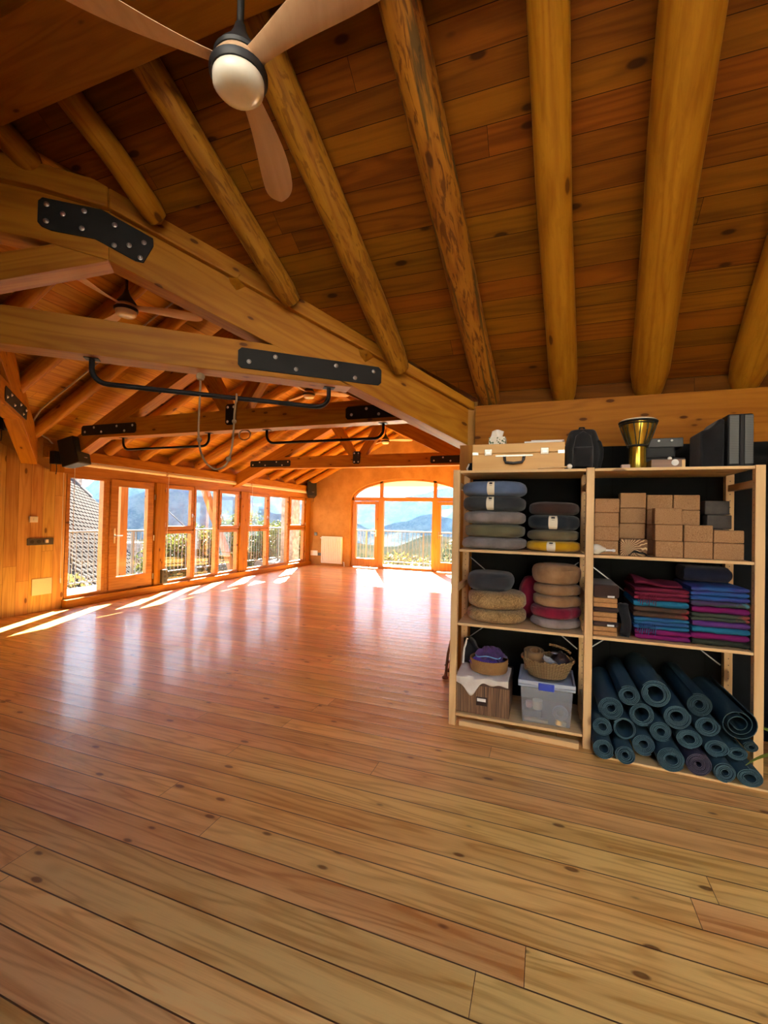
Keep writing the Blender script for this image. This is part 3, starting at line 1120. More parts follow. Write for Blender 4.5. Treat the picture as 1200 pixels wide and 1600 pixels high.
tag(cb, 'grey cable running up the roof boards from the corner speaker', 'cable')


def blind(y0, y1, label):
    t = thing('roller_blind', label, 'blind', (-6.70, (y0 + y1) / 2, 2.16), 0, 'rolled-up blinds over the windows')
    MB().tube([(-6.71, y0, 2.185), (-6.71, y1, 2.185)], .032, 16).build('roll', M_cream, t, smooth=True)
    MB().box((-6.735, y0, 2.215), (-6.69, y1, 2.225)).build('rail', M_white, t)
    for yy in (y0 + .02,):
        MB().tube([(-6.685, yy, 2.18), (-6.684, yy, 1.5), (-6.685, yy, .35)], .0035, 6).build('pull_cord', M_white, t, smooth=True)
    return t


blind(4.66, 6.40, 'cream rolled blind above the glazed door and the first window')
blind(6.44, 8.95, 'cream rolled blind above the middle group of windows')
blind(8.99, 11.75, 'cream rolled blind above the last windows before the end wall')
cd = thing('blind_cord', 'white pull cord hanging on the boarded wall left of the first window', 'cord', (-6.78, 4.585, .3))
MB().tube([(-6.782, 4.585, 2.1), (-6.782, 4.585, .45)], .004, 6).build('cord', M_white, cd, smooth=True)
MB().tube([(-6.78, 4.585, .45), (-6.78, 4.585, .38)], .011, 10).build('weight', M_white, cd, smooth=True)

# ------------------------------------------------------------------ small fittings on the walls
M_dkplate = flat('dark_socket_plate', (.05, .048, .045), .35, spec=.6)
M_sock = flat('socket_recess', (.015, .015, .015), .4)
t = thing('thermostat', 'small white thermostat on the boarded wall above the dark socket strip', 'thermostat', (-6.8, 4.19, 1.27))
MB().box((-6.80, 4.14, 1.285), (-6.775, 4.245, 1.37)).build('case', M_white, t, bevel=.006)
MB().tube([(-6.776, 4.2, 1.327), (-6.766, 4.2, 1.327)], .018, 16).build('dial', M_paper, t, smooth=True)
t = thing('socket_strip', 'dark strip of wall sockets on the boarded wall', 'socket', (-6.8, 4.3, .96))
MB().box((-6.80, 4.12, .962), (-6.785, 4.475, 1.058)).build('plate', M_dkplate, t, bevel=.004)
for y in (4.18, 4.27, 4.355):
    MB().tube([(-6.787, y, 1.01), (-6.783, y, 1.01)], .026, 20).build('socket', M_sock, t, smooth=True)
MB().box((-6.786, 4.345, .99), (-6.755, 4.385, 1.04)).build('plug', M_white, t, bevel=.004)
t = MB().box((-6.80, 4.20, .245), (-6.787, 4.47, .48)).build('access_panel', flat('pale_cover', (.74, .66, .50), .5), bevel=.004)
tag(t, 'pale square cover plate low on the boarded wall beside the first window', 'cover plate')
t = thing('socket_box', 'dark upright socket box at the foot of the post right of the glazed door', 'socket', (-6.74, 6.43, .14))
MB().box((-6.76, 6.385, .145), (-6.70, 6.515, .40)).build('plate', M_dkplate, t, bevel=.005)
for z in (.19, .27, .35):
    MB().tube([(-6.702, 6.45, z), (-6.697, 6.45, z)], .026, 20).build('socket', M_sock, t, smooth=True)
t = thing('radiator', 'white ribbed panel radiator on the end wall left of the arch', 'radiator', (-5.99, 11.93, .08))
m = MB().box((-6.33, 11.93, .08), (-5.645, 11.99, .88))
m.build('back_panel', M_white, t, bevel=.006)
m = MB()
for i in range(11):
    x = -6.30 + i * .0623
    m.box((x - .024, 11.905, .12), (x + .024, 11.932, .84))
m.build('ribs', M_white, t, bevel=.010)
m = MB(); m.tube([(-5.64, 11.96, .13), (-5.58, 11.96, .13), (-5.57, 11.96, .0)], .012, 10); m.tube([(-6.34, 11.96, .83), (-6.38, 11.96, .83)], .018, 10)
m.build('valve', M_steel, t, smooth=True)
t = MB().box((-6.61, 11.985, .89), (-6.51, 12.0, .99)).build('wall_switch', M_dkplate, bevel=.004)
tag(t, 'small dark switch on the end wall above the radiator corner', 'switch')
t = MB().box((-6.72, 11.98, .285), (-6.48, 12.0, .435)).build('wall_box', M_white, bevel=.004)
tag(t, 'white square box low on the end wall in the far corner', 'junction box')
t = thing('socket_pair', 'dark double socket between the white box and the radiator', 'socket', (-6.39, 12, .28))
MB().box((-6.47, 11.985, .285), (-6.335, 12.0, .375)).build('plate', M_dkplate, t, bevel=.004)
for x in (-6.435, -6.37):
    MB().tube([(x, 11.987, .33), (x, 11.982, .33)], .022, 16).build('socket', M_sock, t, smooth=True)

# small reddish floor stand just visible past the left end of the shelves
M_red = wood('reddish_stand_wood', (.34, .13, .05), (.2, .06, .02), 'x', rough=.4, knots=0)
t = thing('floor_stand', 'reddish wooden stand on the hall floor just past the left end of the shelves', 'stand', (-.78, 4.12, 0))
for a in (0, 1):
    y = 4.03 + a * .2
    m = MB(); m.tube([(-.835, y, .0), (-.83, y, .05), (-.815, y, .22), (-.79, y, .34), (-.775, y, .40), (-.76, y, .43), (-.735, y, .44), (-.71, y, .42)], [.02, .013, .012, .012, .013, .014, .015, .014], 10)
    m.lathe([(0, 0), (.028, 0), (.03, .012), (.012, .03), (0, .03)], c=(-.835, y, 0), n=14)
    m.build('leg', M_red, t, smooth=True)
m = MB(); m.tube([(-.79, 4.03, .34), (-.79, 4.23, .34)], .011, 10); m.tube([(-.835, 4.03, .12), (-.82, 4.23, .12)], .009, 10)
m.build('crossbar', M_red, t, smooth=True)

# ------------------------------------------------------------------ shelving unit
SY0, SY1 = 3.14, 3.64
UX = [-.598, .272, 1.166]
sh = thing('shelving_unit', 'pale pine shelving unit of two bays with open shelves, against the black wall', 'shelf', (.28, 3.39, 0))


def upright(x, y):
    m = MB()
    M = frame((x, y, 0), (x, y, 1.805 if True else 0), (1, 0, 0))
    w = .024
    m.box((0, -w, -w), (1.805, w, w))
    o = m.build('upright', M_pine, sh, M, local=True, bevel=.003)
    h = MB()
    for i in range(38):
        z = .12 + i * .044
        if y < 3.3:
            c = Vector((x + (w + .0003) * (-1 if x > 0 else 1), y, z))
            q = [(0, .004), (.004, 0), (0, -.004), (-.004, 0)]
            h.add([c + Vector((0, a, b)) for a, b in q], [(0, 1, 2, 3)])
        else:
            for sx in (1, -1):
                c = Vector((x + (w + .0003) * sx, y, z))
                h.add([c + Vector((0, a, b)) for a, b in ((0, .004), (.004, 0), (0, -.004), (-.004, 0))], [(0, 1, 2, 3)])
            c = Vector((x, y - w - .0003, z))
            h.add([c + Vector((a, 0, b)) for a, b in ((0, .004), (.004, 0), (0, -.004), (-.004, 0))], [(0, 1, 2, 3)])
    h.build('peg_holes', M_blackp, o)
    return o


for x in UX:
    for y in (SY0 + .024, SY1 - .024):
        upright(x, y)
    for z in (.2, .95, 1.70):
        bar('side_rung', M_pine, (x, SY0 + .03, z), (x, SY1 - .03, z), .024, .044, sh, .002)
for a, b in ((0, 1), (1, 2)):
    for z in ((.088, .722, 1.242, 1.80) if a == 0 else (.722, 1.242, 1.80)):
        xa, xb = UX[a] + .026, UX[b] - .026
        M = frame((xa, 3.39, z - .009), (xb, 3.39, z - .009))
        MB().box((0, -.248, -.009), (xb - xa, .248, .009)).build('shelf_board', M_pine, sh, M, local=True, bevel=.002)
    for p, q in (((UX[a] + .03, SY1 - .005, .50), (UX[b] - .03, SY1 - .005, 1.15)), ((UX[a] + .03, SY1 - .002, 1.15), (UX[b] - .03, SY1 - .002, .50))):
        bar('cross_brace', M_steelr, p, q, .002, .007, sh, 0)
# loose boards lying at the foot of the shelves
t = bar('loose_board', M_pine, (-.55, 3.17, .018), (.225, 3.135, .018), .05, .036)
tag(t, 'pale board lying on the floor under the left bay of the shelves', 'board')
t = bar('loose_board', M_pine, (.35, 3.115, .0075), (1.20, 3.065, .0075), .12, .014)
tag(t, 'pale board lying on the floor under the rolled mats', 'board')


# ------------------------------------------------------------------ cushions
def superell(a, rx, ry, e):
    c, s = cos(a), sin(a)
    q = (abs(c / rx) ** e + abs(s / ry) ** e) ** (-1 / e)
    return (q * c, q * s)


def cushion(label, c, rx, ry, h, mat, group, e=2.3, dent=0.0, dang=-.7, rz=0, band=None, flatn=6.0, seed=0, seam=True, handle=True, mat2=None):
    t = thing('cushion', label, 'cushion', c, rz, group)
    M = W[t.name]

    def out(a):
        x, y = superell(a, rx, ry, e)
        k = 1 - dent * exp(-((a - dang + pi) % (2 * pi) - pi) ** 2 / .05)
        return (x * k, y * k)
    n = 56
    prof = []
    NP = 14
    for i in range(NP + 1):
        a = -pi / 2 + pi * i / NP
        r = abs(cos(a)) ** (2 / flatn) if cos(a) > 1e-9 else 0
        z = h / 2 + h / 2 * math.copysign(abs(sin(a)) ** (2 / 2.7), sin(a))
        prof.append((r if r > .02 else 0, z))
    m = MB()
    m.lathe(prof, n=n, fn=out)
    for i, v in enumerate(m.v):
        d = mnoise.noise(Vector((v.x * 9 + seed, v.y * 9, v.z * 12))) * .009 + mnoise.noise(Vector((v.x * 28 + seed, v.y * 28, v.z * 14))) * .0045
        r = sqrt(v.x ** 2 + v.y ** 2) + 1e-6
        v.x *= 1 + d / r; v.y *= 1 + d / r
        v.z += .004 * mnoise.noise(Vector((v.x * 7, v.y * 7 + seed, 3))) - .018 * h * exp(-(r / (rx * .5)) ** 2) * (1 if v.z > h / 2 else 0)
        if v.z < 0:
            v.z = 0
    m.v = [M @ v for v in m.v]
    m.build('cover', mat, t, smooth=True)
    if seam:
        pts = []
        for zz in (.78,):
            for k in range(n):
                a = 2 * pi * k / n
                x, y = out(a)
                pts.append(M @ Vector((x * .955, y * .955, h * zz)))
        MB().tube(pts, .0028, 5, closed=True).build('piping', mat, t, smooth=True)

    def strip(a0, a1, z0, z1, off, name, mt, N=6):
        g = MB()

        def fn(u, v):
            a = a0 + (a1 - a0) * u
            q = -1 + 2 * (z0 + (z1 - z0) * v)
            r = (max(0, 1 - abs(q) ** 2.7)) ** (1 / flatn)
            x, y = out(a)
            s = r + off / rx
            return M @ Vector((x * s, y * s, h / 2 + h / 2 * q))
        g.grid(fn, N, 12)
        return g.build(name, mt, t, smooth=True)
    if band:
        hw = .028 / rx
        b = strip(band - hw, band + hw, .0, 1.0, .007, 'paper_band', M_bandp)
        hw *= .42
        s2 = strip(band - hw, band + hw, .74, .86, .0095, 'printed_mark', M_dark)
        s2.parent = b; s2.matrix_basis = W[b.name].inverted() @ W[s2.name]
        strip(band - hw * .8, band + hw * .8, .655, .675, .0095, 'printed_mark', M_dark)
    elif handle:
        hw = .03 / rx
        strip(-pi / 2 - hw, -pi / 2 + hw, .12, .86, .004, 'strap', mat)
    return t


M_bandp = flat('cream_paper_band', (.74, .66, .50), .8)
M_dark = flat('dark_print', (.02, .02, .02), .6)
F = fabric
f_blue = F('blue_cotton', S(92, 110, 142)); f_char = F('charcoal_cotton', (.035, .04, .045)); f_grey = F('light_grey_weave', S(140, 132, 128), S(112, 104, 98))
f_olive = F('olive_cotton', S(108, 104, 76)); f_brown = F('dark_brown_cotton', (.045, .022, .016)); f_navy = F('dark_slate_cotton', (.02, .026, .032))
f_khaki = F('khaki_cotton', S(112, 100, 72)); f_yellow = F('yellow_cotton', S(208, 162, 18), S(178, 128, 8)); f_beigep = F('patterned_beige', S(152, 122, 78), S(120, 92, 54), pattern='leaf')
f_beige = F('tan_cotton', S(168, 128, 88), S(132, 96, 60)); f_crim = F('crimson_cotton', S(140, 26, 52), S(98, 14, 36)); f_lgrey = F('pale_grey_cotton', S(158, 142, 134), S(128, 112, 104))
f_dgrey = F('dark_grey_cotton', (.045, .046, .05))
GA, GB = 'flat cushions stacked on the upper left shelf', 'round cushions stacked on the middle left shelf'
cx = -.35
for lab, z, h, mt, rx, bd in (
        ('pale grey flat cushion at the bottom of the tall left stack', 1.243, .088, f_grey, .228, None),
        ('olive green flat cushion, second from the bottom of the tall left stack', 1.327, .098, f_olive, .214, None),
        ('light grey patterned cushion in the middle of the tall left stack', 1.421, .098, f_grey, .216, None),
        ('charcoal flat cushion with a paper band, second from the top of the left stack', 1.515, .112, f_char, .222, -1.62),
        ('blue flat cushion with a paper band on top of the left stack', 1.622, .112, f_blue, .226, -1.60)):
    cushion(lab, (cx + rng.uniform(-.006, .006), 3.38, z), rx, .2, h, mt, GA, e=3.2, rz=rng.uniform(-.05, .05), band=bd, seed=z * 30)
cx = .055
for lab, z, h, mt, rx, bd in (
        ('yellow flat cushion with a pale band at the bottom of the short stack', 1.243, .077, f_yellow, .178, -1.66),
        ('khaki flat cushion between the yellow one and the dark banded one', 1.317, .077, f_khaki, .172, None),
        ('dark slate cushion with a paper band in the short stack', 1.391, .107, f_navy, .172, -1.60),
        ('dark brown flat cushion on top of the short stack', 1.494, .092, f_brown, .165, None)):
    cushion(lab, (cx, 3.36, z), rx, .17, h, mt, GA, e=2.3, dent=.10 if z < 1.4 else 0, dang=-.85, band=bd, seed=z * 40)
cushion('beige leaf-patterned cushion at the bottom, under another like it', (-.325, 3.36, .723), .208, .19, .098, f_beigep, GB, e=2.5, seed=4, seam=False)
cushion('beige leaf-patterned cushion lying on another like it', (-.325, 3.36, .817), .208, .19, .125, f_beigep, GB, e=2.5, seed=9, rz=.06, seam=False)
cushion('dark grey tall cushion on top of the beige leaf-patterned ones', (-.375, 3.39, .938), .165, .17, .135, f_dgrey, GB, e=2.4, seed=14)
cx = .082
for lab, z, h, mt, rx, de in (
        ('pale grey round cushion at the bottom of the round stack', .723, .068, f_lgrey, .162, .08),
        ('crimson round cushion above the pale grey one', .787, .085, f_crim, .165, .10),
        ('tan round cushion just above the crimson one', .868, .08, f_beige, .158, .10),
        ('tan round cushion in the middle of the round stack', .944, .08, f_beige, .156, .10),
        ('tall tan round cushion on top of the round stack', 1.02, .138, f_beige, .158, .07)):
    cushion(lab, (cx + rng.uniform(-.004, .004), 3.35, z), rx, .165, h, mt, GB, e=2.0, dent=de, dang=-.75, seed=z * 50)
cushion('crimson cushion in shadow behind the round stack', (-.075, 3.54, .723), .10, .09, .32, f_crim, GB, e=2.0, seed=3, seam=False, handle=False, flatn=4)


# ------------------------------------------------------------------ cork blocks
def cork():
    k = NT('cork')
    co = k.coords()
    ro = k.math('MULTIPLY', k.rand(), 30.0)
    v = k.vmath('ADD', co, k.comb(ro, ro, ro))
    n = k.noise(v, 260, 3.0, .7)
    n2 = k.noise(v, 60, 3.0)
    c = k.mix(k.maprange(n, .35, .65), S(176, 136, 96), S(140, 102, 66))
    c = k.mix(k.maprange(n2, .62, .72, 0, .5), c, S(98, 66, 42))
    k.bump(n, .3, .004)
    return k.fin(c, .85, spec=.2)


M_cork = cork()
GC = 'cork blocks on the upper right shelf'
bw, bh, bdp = .148, .1, .075
protob = None


def block(label, x0, y0, z, w=.148, h=.1, dp=.076, mat=None, rz=0.0, group=GC, name='cork_block', cat='cork block'):
    M = T((x0 + w / 2, y0 + dp / 2, z)) @ Matrix.Rotation(rz, 4, 'Z')
    o = MB().box((-w / 2, -dp / 2, 0), (w / 2, dp / 2, h)).build(name, mat or M_cork, None, M, local=True, bevel=.006, seg=3)
    return tag(o, label, cat, group)


zs = 1.243
lev4 = ['bottom', 'second from the bottom', 'third from the bottom', 'top']
for i in range(4):
    block('cork block, %s of the column beside the middle upright' % lev4[i], .302 + .003 * i % .005, 3.21, zs + i * .0985 * .93, .145, .091, rz=rng.uniform(-.02, .02))
lev3 = ['lowest shown', 'middle', 'top']
block('cork block hidden behind the leaf-patterned block', .474, 3.40, zs, .152, .103, .1)
for i in range(3):
    block('cork block, %s in the tallest column above the leaf-patterned block' % lev3[i], .478 + .002 * i, 3.40, zs + .104 * (i + 1), .155, .103, .1, rz=rng.uniform(-.02, .02))
for i in range(4):
    block('cork block, %s of the back column behind the three-high front column' % lev4[i], .648, 3.43, zs + i * .101, .15, .1, .1)
for i in range(4):
    block('cork block, %s of the right-hand back column beside the dark foam stack' % lev4[i], .802, 3.43, zs + i * .101, .15, .1, .1)
for i in range(3):
    block('cork block, %s of the three-high front column' % ['bottom', 'middle', 'top'][i], .652 - .004 * i, 3.19, zs + i * .1025, .149, .102, rz=.02 * (i - 1))
for i in range(2):
    block('cork block, %s of the two-high front pair in the middle' % ['bottom', 'top'][i], .804, 3.19, zs + i * .1025, .149, .102)
for i in range(2):
    block('cork block, %s of the two-high front pair nearest the right upright' % ['bottom', 'top'][i], .957, 3.19, zs + i * .1025, .151, .1 if i == 0 else .075, rz=.0)
M_dkblock = flat('dark_foam', (.05, .042, .035), .8, nz=.2)
for i in range(4):
    block('dark foam block, %s of the dark stack at the back right' % lev4[i], 1.0 - .012 * (i % 2), 3.46, zs + i * .092, .135, .09, .1, M_dkblock, name='foam_block', cat='foam block', group='dark foam blocks at the back of the upper right shelf')


def leafpat():
    k = NT('leaf_pattern_block')
    co = k.coords()
    x, y, z = k.sep(co)
    a = k.math('ARCTAN2', k.math('SUBTRACT', z, .05), k.math('ADD', x, .03))
    r = k.noise(co, 18, 2.0)
    wv = k.math('SINE', k.math('ADD', k.math('MULTIPLY', a, 26.0), k.math('MULTIPLY', r, 16.0)))
    c = k.mix(k.maprange(wv, .25, .6), S(112, 76, 44), S(205, 170, 125))
    return k.fin(c, .8)


block('block printed with pale fern leaves at the front of the tallest cork column', .456, 3.19, zs, .152, .106, mat=leafpat(), name='patterned_block', cat='block', group=None) if True else None
t = thing('rattle', 'small pale pear-shaped rattle lying on the shelf in front of the cork blocks', 'rattle', (.32, 3.17, zs))
RM = Matrix.Rotation(pi / 2, 4, 'Y')
MB().lathe([(0, -.05), (.018, -.046), (.03, -.03), (.034, -.012), (.03, .008), (.018, .028), (.011, .045), (0, .045)], c=(.325, 3.175, zs + .035), n=24, M=RM).build('body', flat('pale_gourd', (.62, .60, .50), .35), t, smooth=True)
MB().lathe([(0, .04), (.009, .04), (.007, .08), (.011, .088), (.008, .1), (0, .1)], c=(.325, 3.175, zs + .03), n=16, M=RM).build('stem', M_paper, t, smooth=True)
m = MB()
m.grid(lambda u, v: Vector((.50 + .12 * u, 3.165 + .04 * v, zs + .004 + .036 * sin(pi * min(1, u * 1.1)) * (1 - .6 * v) * (1 + .3 * sin(u * 9)))), 12, 6)
t = m.build('black_pouch', M_blackcl, smooth=True, solid=-.004)
tag(t, 'small limp black pouch lying before the leaf-patterned block', 'pouch')


# ------------------------------------------------------------------ folded blankets
def blanket(label, x0, x1, y0, y1, z, h, mat, group, folds=2, seed=0, rz=0.0, fringe=None):
    """folded blanket; the rounded folds face the front"""
    cxx, cyy = (x0 + x1) / 2, (y0 + y1) / 2
    t = thing('folded_blanket', label, 'blanket', (cxx, cyy, z), rz, group)
    M = W[t.name]
    w, dp = x1 - x0, y1 - y0
    for k in range(folds):
        hh = h / folds
        m = MB()
        prof = []
        r = hh / 2
        for i in range(9):
            a = -pi / 2 - pi * i / 8
            prof.append((-dp / 2 + r + r * cos(a) * 1.0, r + r * sin(a) * .96))
        prof += [(dp / 2, hh * .98), (dp / 2, hh * .02)]
        nu = 22
        n = len(prof)
        vs, fs = [], []
        for i in range(nu + 1):
            u = -1 + 2 * i / nu
            e = 1 - max(0, abs(u) - .93) / .07 * .35
            for (yy, zz) in prof:
                nz = mnoise.noise(Vector((u * 3 + seed, yy * 12, k * 2.3))) * .004
                vs.append(M @ Vector((u * w / 2 + nz * 1.2, yy + nz * 2.2 + .004 * sin(k * 2 + seed), k * hh + hh / 2 + (zz - hh / 2) * e + nz * .8)))
        for i in range(nu):
            for j in range(n):
                l = (j + 1) % n
                fs.append((i * n + j, i * n + l, (i + 1) * n + l, (i + 1) * n + j))
        fs.append(tuple(range(n))[::-1]); fs.append(tuple(nu * n + j for j in range(n)))
        m.add(vs, fs)
        m.build('fold', mat, t, smooth=True)
    if fringe:
        g = MB()
        for i in range(9):
            u = -w / 2 + .02 + i * .012
            p = M @ Vector((u, -dp / 2 - .004, h * .5))
            g.tube([p, p + Vector((.004, -.008, -.02)), p + Vector((.0, -.006, -.05 - .01 * (i % 3)))], .0022, 5)
        g.build('fringe', mat, t, smooth=True)
    return t


def stripes(name, a, b, c=None, sc=30.0):
    k = NT(name)
    co = k.coords()
    x, y, z = k.sep(co)
    n = k.noise(k.comb(k.math('MULTIPLY', x, 2.2), k.math('MULTIPLY', y, 1.0), k.math('MULTIPLY', z, 12.0)), 3.0, 3.0)
    w = k.noise(co, 420, 2.0)
    col = k.mix(k.maprange(n, .42, .58), a, b)
    if c:
        m2 = k.noise(k.comb(k.math('MULTIPLY', x, 5.0), 0.0, k.math('MULTIPLY', z, 4.0)), 2.0, 2.0)
        col = k.mix(k.maprange(m2, .55, .62), col, c)
    col = k.mix(k.math('MULTIPLY', w, .35), col, tuple(q * .5 for q in a))
    k.bump(w, .3, .006)
    return k.fin(col, .92, spec=.15)


b_crim = stripes('blanket_crimson', S(118, 36, 58), S(88, 22, 42)); b_turq = stripes('blanket_turquoise', S(36, 112, 142), S(28, 88, 124))
b_brn = stripes('blanket_brown', S(70, 54, 44), S(92, 66, 52), S(130, 44, 54)); b_blue = stripes('blanket_blue', S(48, 84, 136), S(36, 100, 134))
b_pur = stripes('blanket_magenta', S(120, 26, 88), S(92, 26, 84)); b_azure = stripes('blanket_azure', S(44, 86, 146), S(58, 58, 124)); b_viol = stripes('blanket_violet', S(98, 54, 122), S(74, 50, 106))
b_mix = stripes('blanket_multicolour', S(78, 62, 96), S(62, 74, 66), S(70, 120, 130)); b_green = stripes('blanket_green', S(72, 78, 64), S(58, 66, 56), S(150, 72, 66))
b_dkg = stripes('blanket_dark_green', S(50, 56, 44), S(42, 44, 38))
GA = 'folded blankets in the left blanket stack'
z = .724
for lab, h, mt, fo, fr in (('magenta folded blanket at the bottom of the left blanket stack', .066, b_pur, 2, 0), ('blue folded blanket above the magenta one in the left blanket stack', .072, b_blue, 3, 1), ('brown folded blanket in the middle of the left blanket stack', .066, b_brn, 2, 0), ('turquoise folded blanket under the crimson one', .043, b_turq, 1, 0), ('crimson folded blanket with a loose top, heaped on the left blanket stack', .076, b_crim, 3, 1)):
    s = rng.uniform(-.006, .006)
    tt = blanket(lab, .540 + s, .838 + s, 3.19, 3.58, z, h, mt, GA, fo, seed=z * 31, fringe=fr)
    z += h
hm = MB()
hm.grid(lambda u, v: Vector((.545 + .26 * u, 3.22 + .36 * v, z + .062 * sin(pi * min(1, .18 + .82 * v)) * (1 - .55 * u) * (.8 + .2 * sin(7 * u + 3 * v)) + .004)), 20, 16)
hm.build('loose_top', b_crim, tt, smooth=True, solid=.012)
GBk = 'folded blankets in the right blanket stack'
z = .724
for lab, h, mt, fo in (('dark green folded blanket at the bottom of the right blanket stack', .036, b_dkg, 1), ('magenta folded blanket second from the bottom of the right stack', .04, b_pur, 1), ('turquoise folded blanket third from the bottom of the right stack', .036, b_turq, 1), ('violet folded blanket in the lower half of the right blanket stack', .036, b_viol, 1), ('green and rust folded blanket in the middle of the right stack', .046, b_green, 2), ('bright magenta folded blanket in the upper half of the right stack', .04, b_pur, 1), ('grey and teal folded blanket under the blue top of the right stack', .034, b_mix, 1), ('azure and violet folded blanket on top of the right stack', .086, b_azure, 3)):
    s = rng.uniform(-.006, .006)
    tt = blanket(lab, .848 + s, 1.137 + s * .5, 3.185, 3.58, z, h, mt, GBk, fo, seed=z * 37)
    z += h
t = blanket('dark navy blanket lying crumpled at the back, behind the right blanket stack', .86, 1.12, 3.40, 3.61, z + .001, .10, fabric('navy_blanket', (.012, .016, .045)), None, 1, seed=5)

# brown pads with tan undersides
M_tanpad = flat('tan_felt', S(172, 124, 74), .9, nz=.12, nscale=80)
M_brpad = fabric('brown_pad', (.055, .03, .022))
z = .724
for i in range(3):
    t = thing('kneeling_pad', 'brown pad with tan lower layers, %s of the pad stack beside the middle upright' % ['bottom', 'middle', 'top'][i], 'pad', (.372, 3.35, z), 0, 'brown pads by the middle upright')
    ht = (.058, .06, .06)[i]
    hb = (.032, .032, .085)[i]
    MB().box((.302, 3.18, z), (.442, 3.55, z + ht * .5 - .002)).build('tan_layer', M_tanpad, t, bevel=.005)
    MB().box((.302, 3.18, z + ht * .5), (.442, 3.55, z + ht - .001)).build('tan_layer', M_tanpad, t, bevel=.005)
    m = MB().box((.302, 3.182, z + ht), (.452, 3.55, z + ht + hb - .001))
    m.build('brown_top', M_brpad, t, bevel=.014, seg=3)
    if i != 1:
        MB().box((.385, 3.176, z + ht + .004), (.425, 3.181, z + ht + .016)).build('white_tag', M_paper, t)
    z += ht + hb
m = MB()
m.grid(lambda u, v: Vector((.465 + .055 * u + .01 * sin(5 * v), 3.22 + .2 * u * (1 - u), .724 + .2 * v + .01 * sin(9 * u))), 8, 12)
t = m.build('black_bag', M_blackcl, smooth=True, solid=.05)
tag(t, 'black cloth bag squeezed between the brown pads and the left blanket stack', 'bag')


# ------------------------------------------------------------------ rolled yoga mats
def foam(name, c):
    k = NT(name)
    co = k.coords()
    n = k.noise(co, 160, 3.0)
    b = k.noise(co, 6, 3.0)
    k.bump(n, .4, .004)
    return k.fin(k.mix(b, c, tuple(q * .62 for q in c)), .75, spec=.25)


M_mat = foam('teal_mat_foam', S(58, 88, 100)); M_mat2 = foam('violet_grey_mat_foam', S(70, 66, 84)); M_mat3 = foam('deep_teal_mat_foam', S(40, 66, 74))


def yoga_mat(label, x, z, R, y=3.06, mat=None, L=.60, rin=.26, turns=None, seed=0, sq=1.0, tail=.0, gap=1.0):
    t = thing('yoga_mat', label, 'yoga mat', (x, y + L / 2, z - R * sq), 0, 'rolled yoga mats')
    th = .0044
    ri = R * rin
    tn = turns or max(1.6, (R - ri) / .0078)
    n = int(tn * 22)
    m = MB()
    a0 = rng.uniform(0, 6.28) if not tail else 4.4 - tn * 2 * pi
    vs, fs = [], []
    for i in range(n + 1):
        u = i / n
        a = a0 + tn * 2 * pi * u
        rc = ri + (R - th / 2 - ri) * u
        wob = 1 + .05 * sin(2 * a + seed) * (1 - u)
        if tail:
            rc += tail * max(0, (u - .85) / .15) ** 2
        for rr, yy in ((rc + th / 2, y), (rc + th / 2, y + L), (rc - th / 2, y + L), (rc - th / 2, y)):
            vs.append(Vector((x + rr * wob * cos(a), yy + (.012 * mnoise.noise(Vector((u * 3, seed, 0))) if yy == y else 0), z + rr * wob * sin(a) * sq)))
    for i in range(n):
        for k in range(4):
            l = (k + 1) % 4
            fs.append((i * 4 + k, i * 4 + l, i * 4 + 4 + l, i * 4 + 4 + k))
    fs += [(0, 3, 2, 1), (n * 4, n * 4 + 1, n * 4 + 2, n * 4 + 3)]
    m.add(vs, fs)
    m.build('rolled_sheet', mat or M_mat, t, smooth=True)
    return t


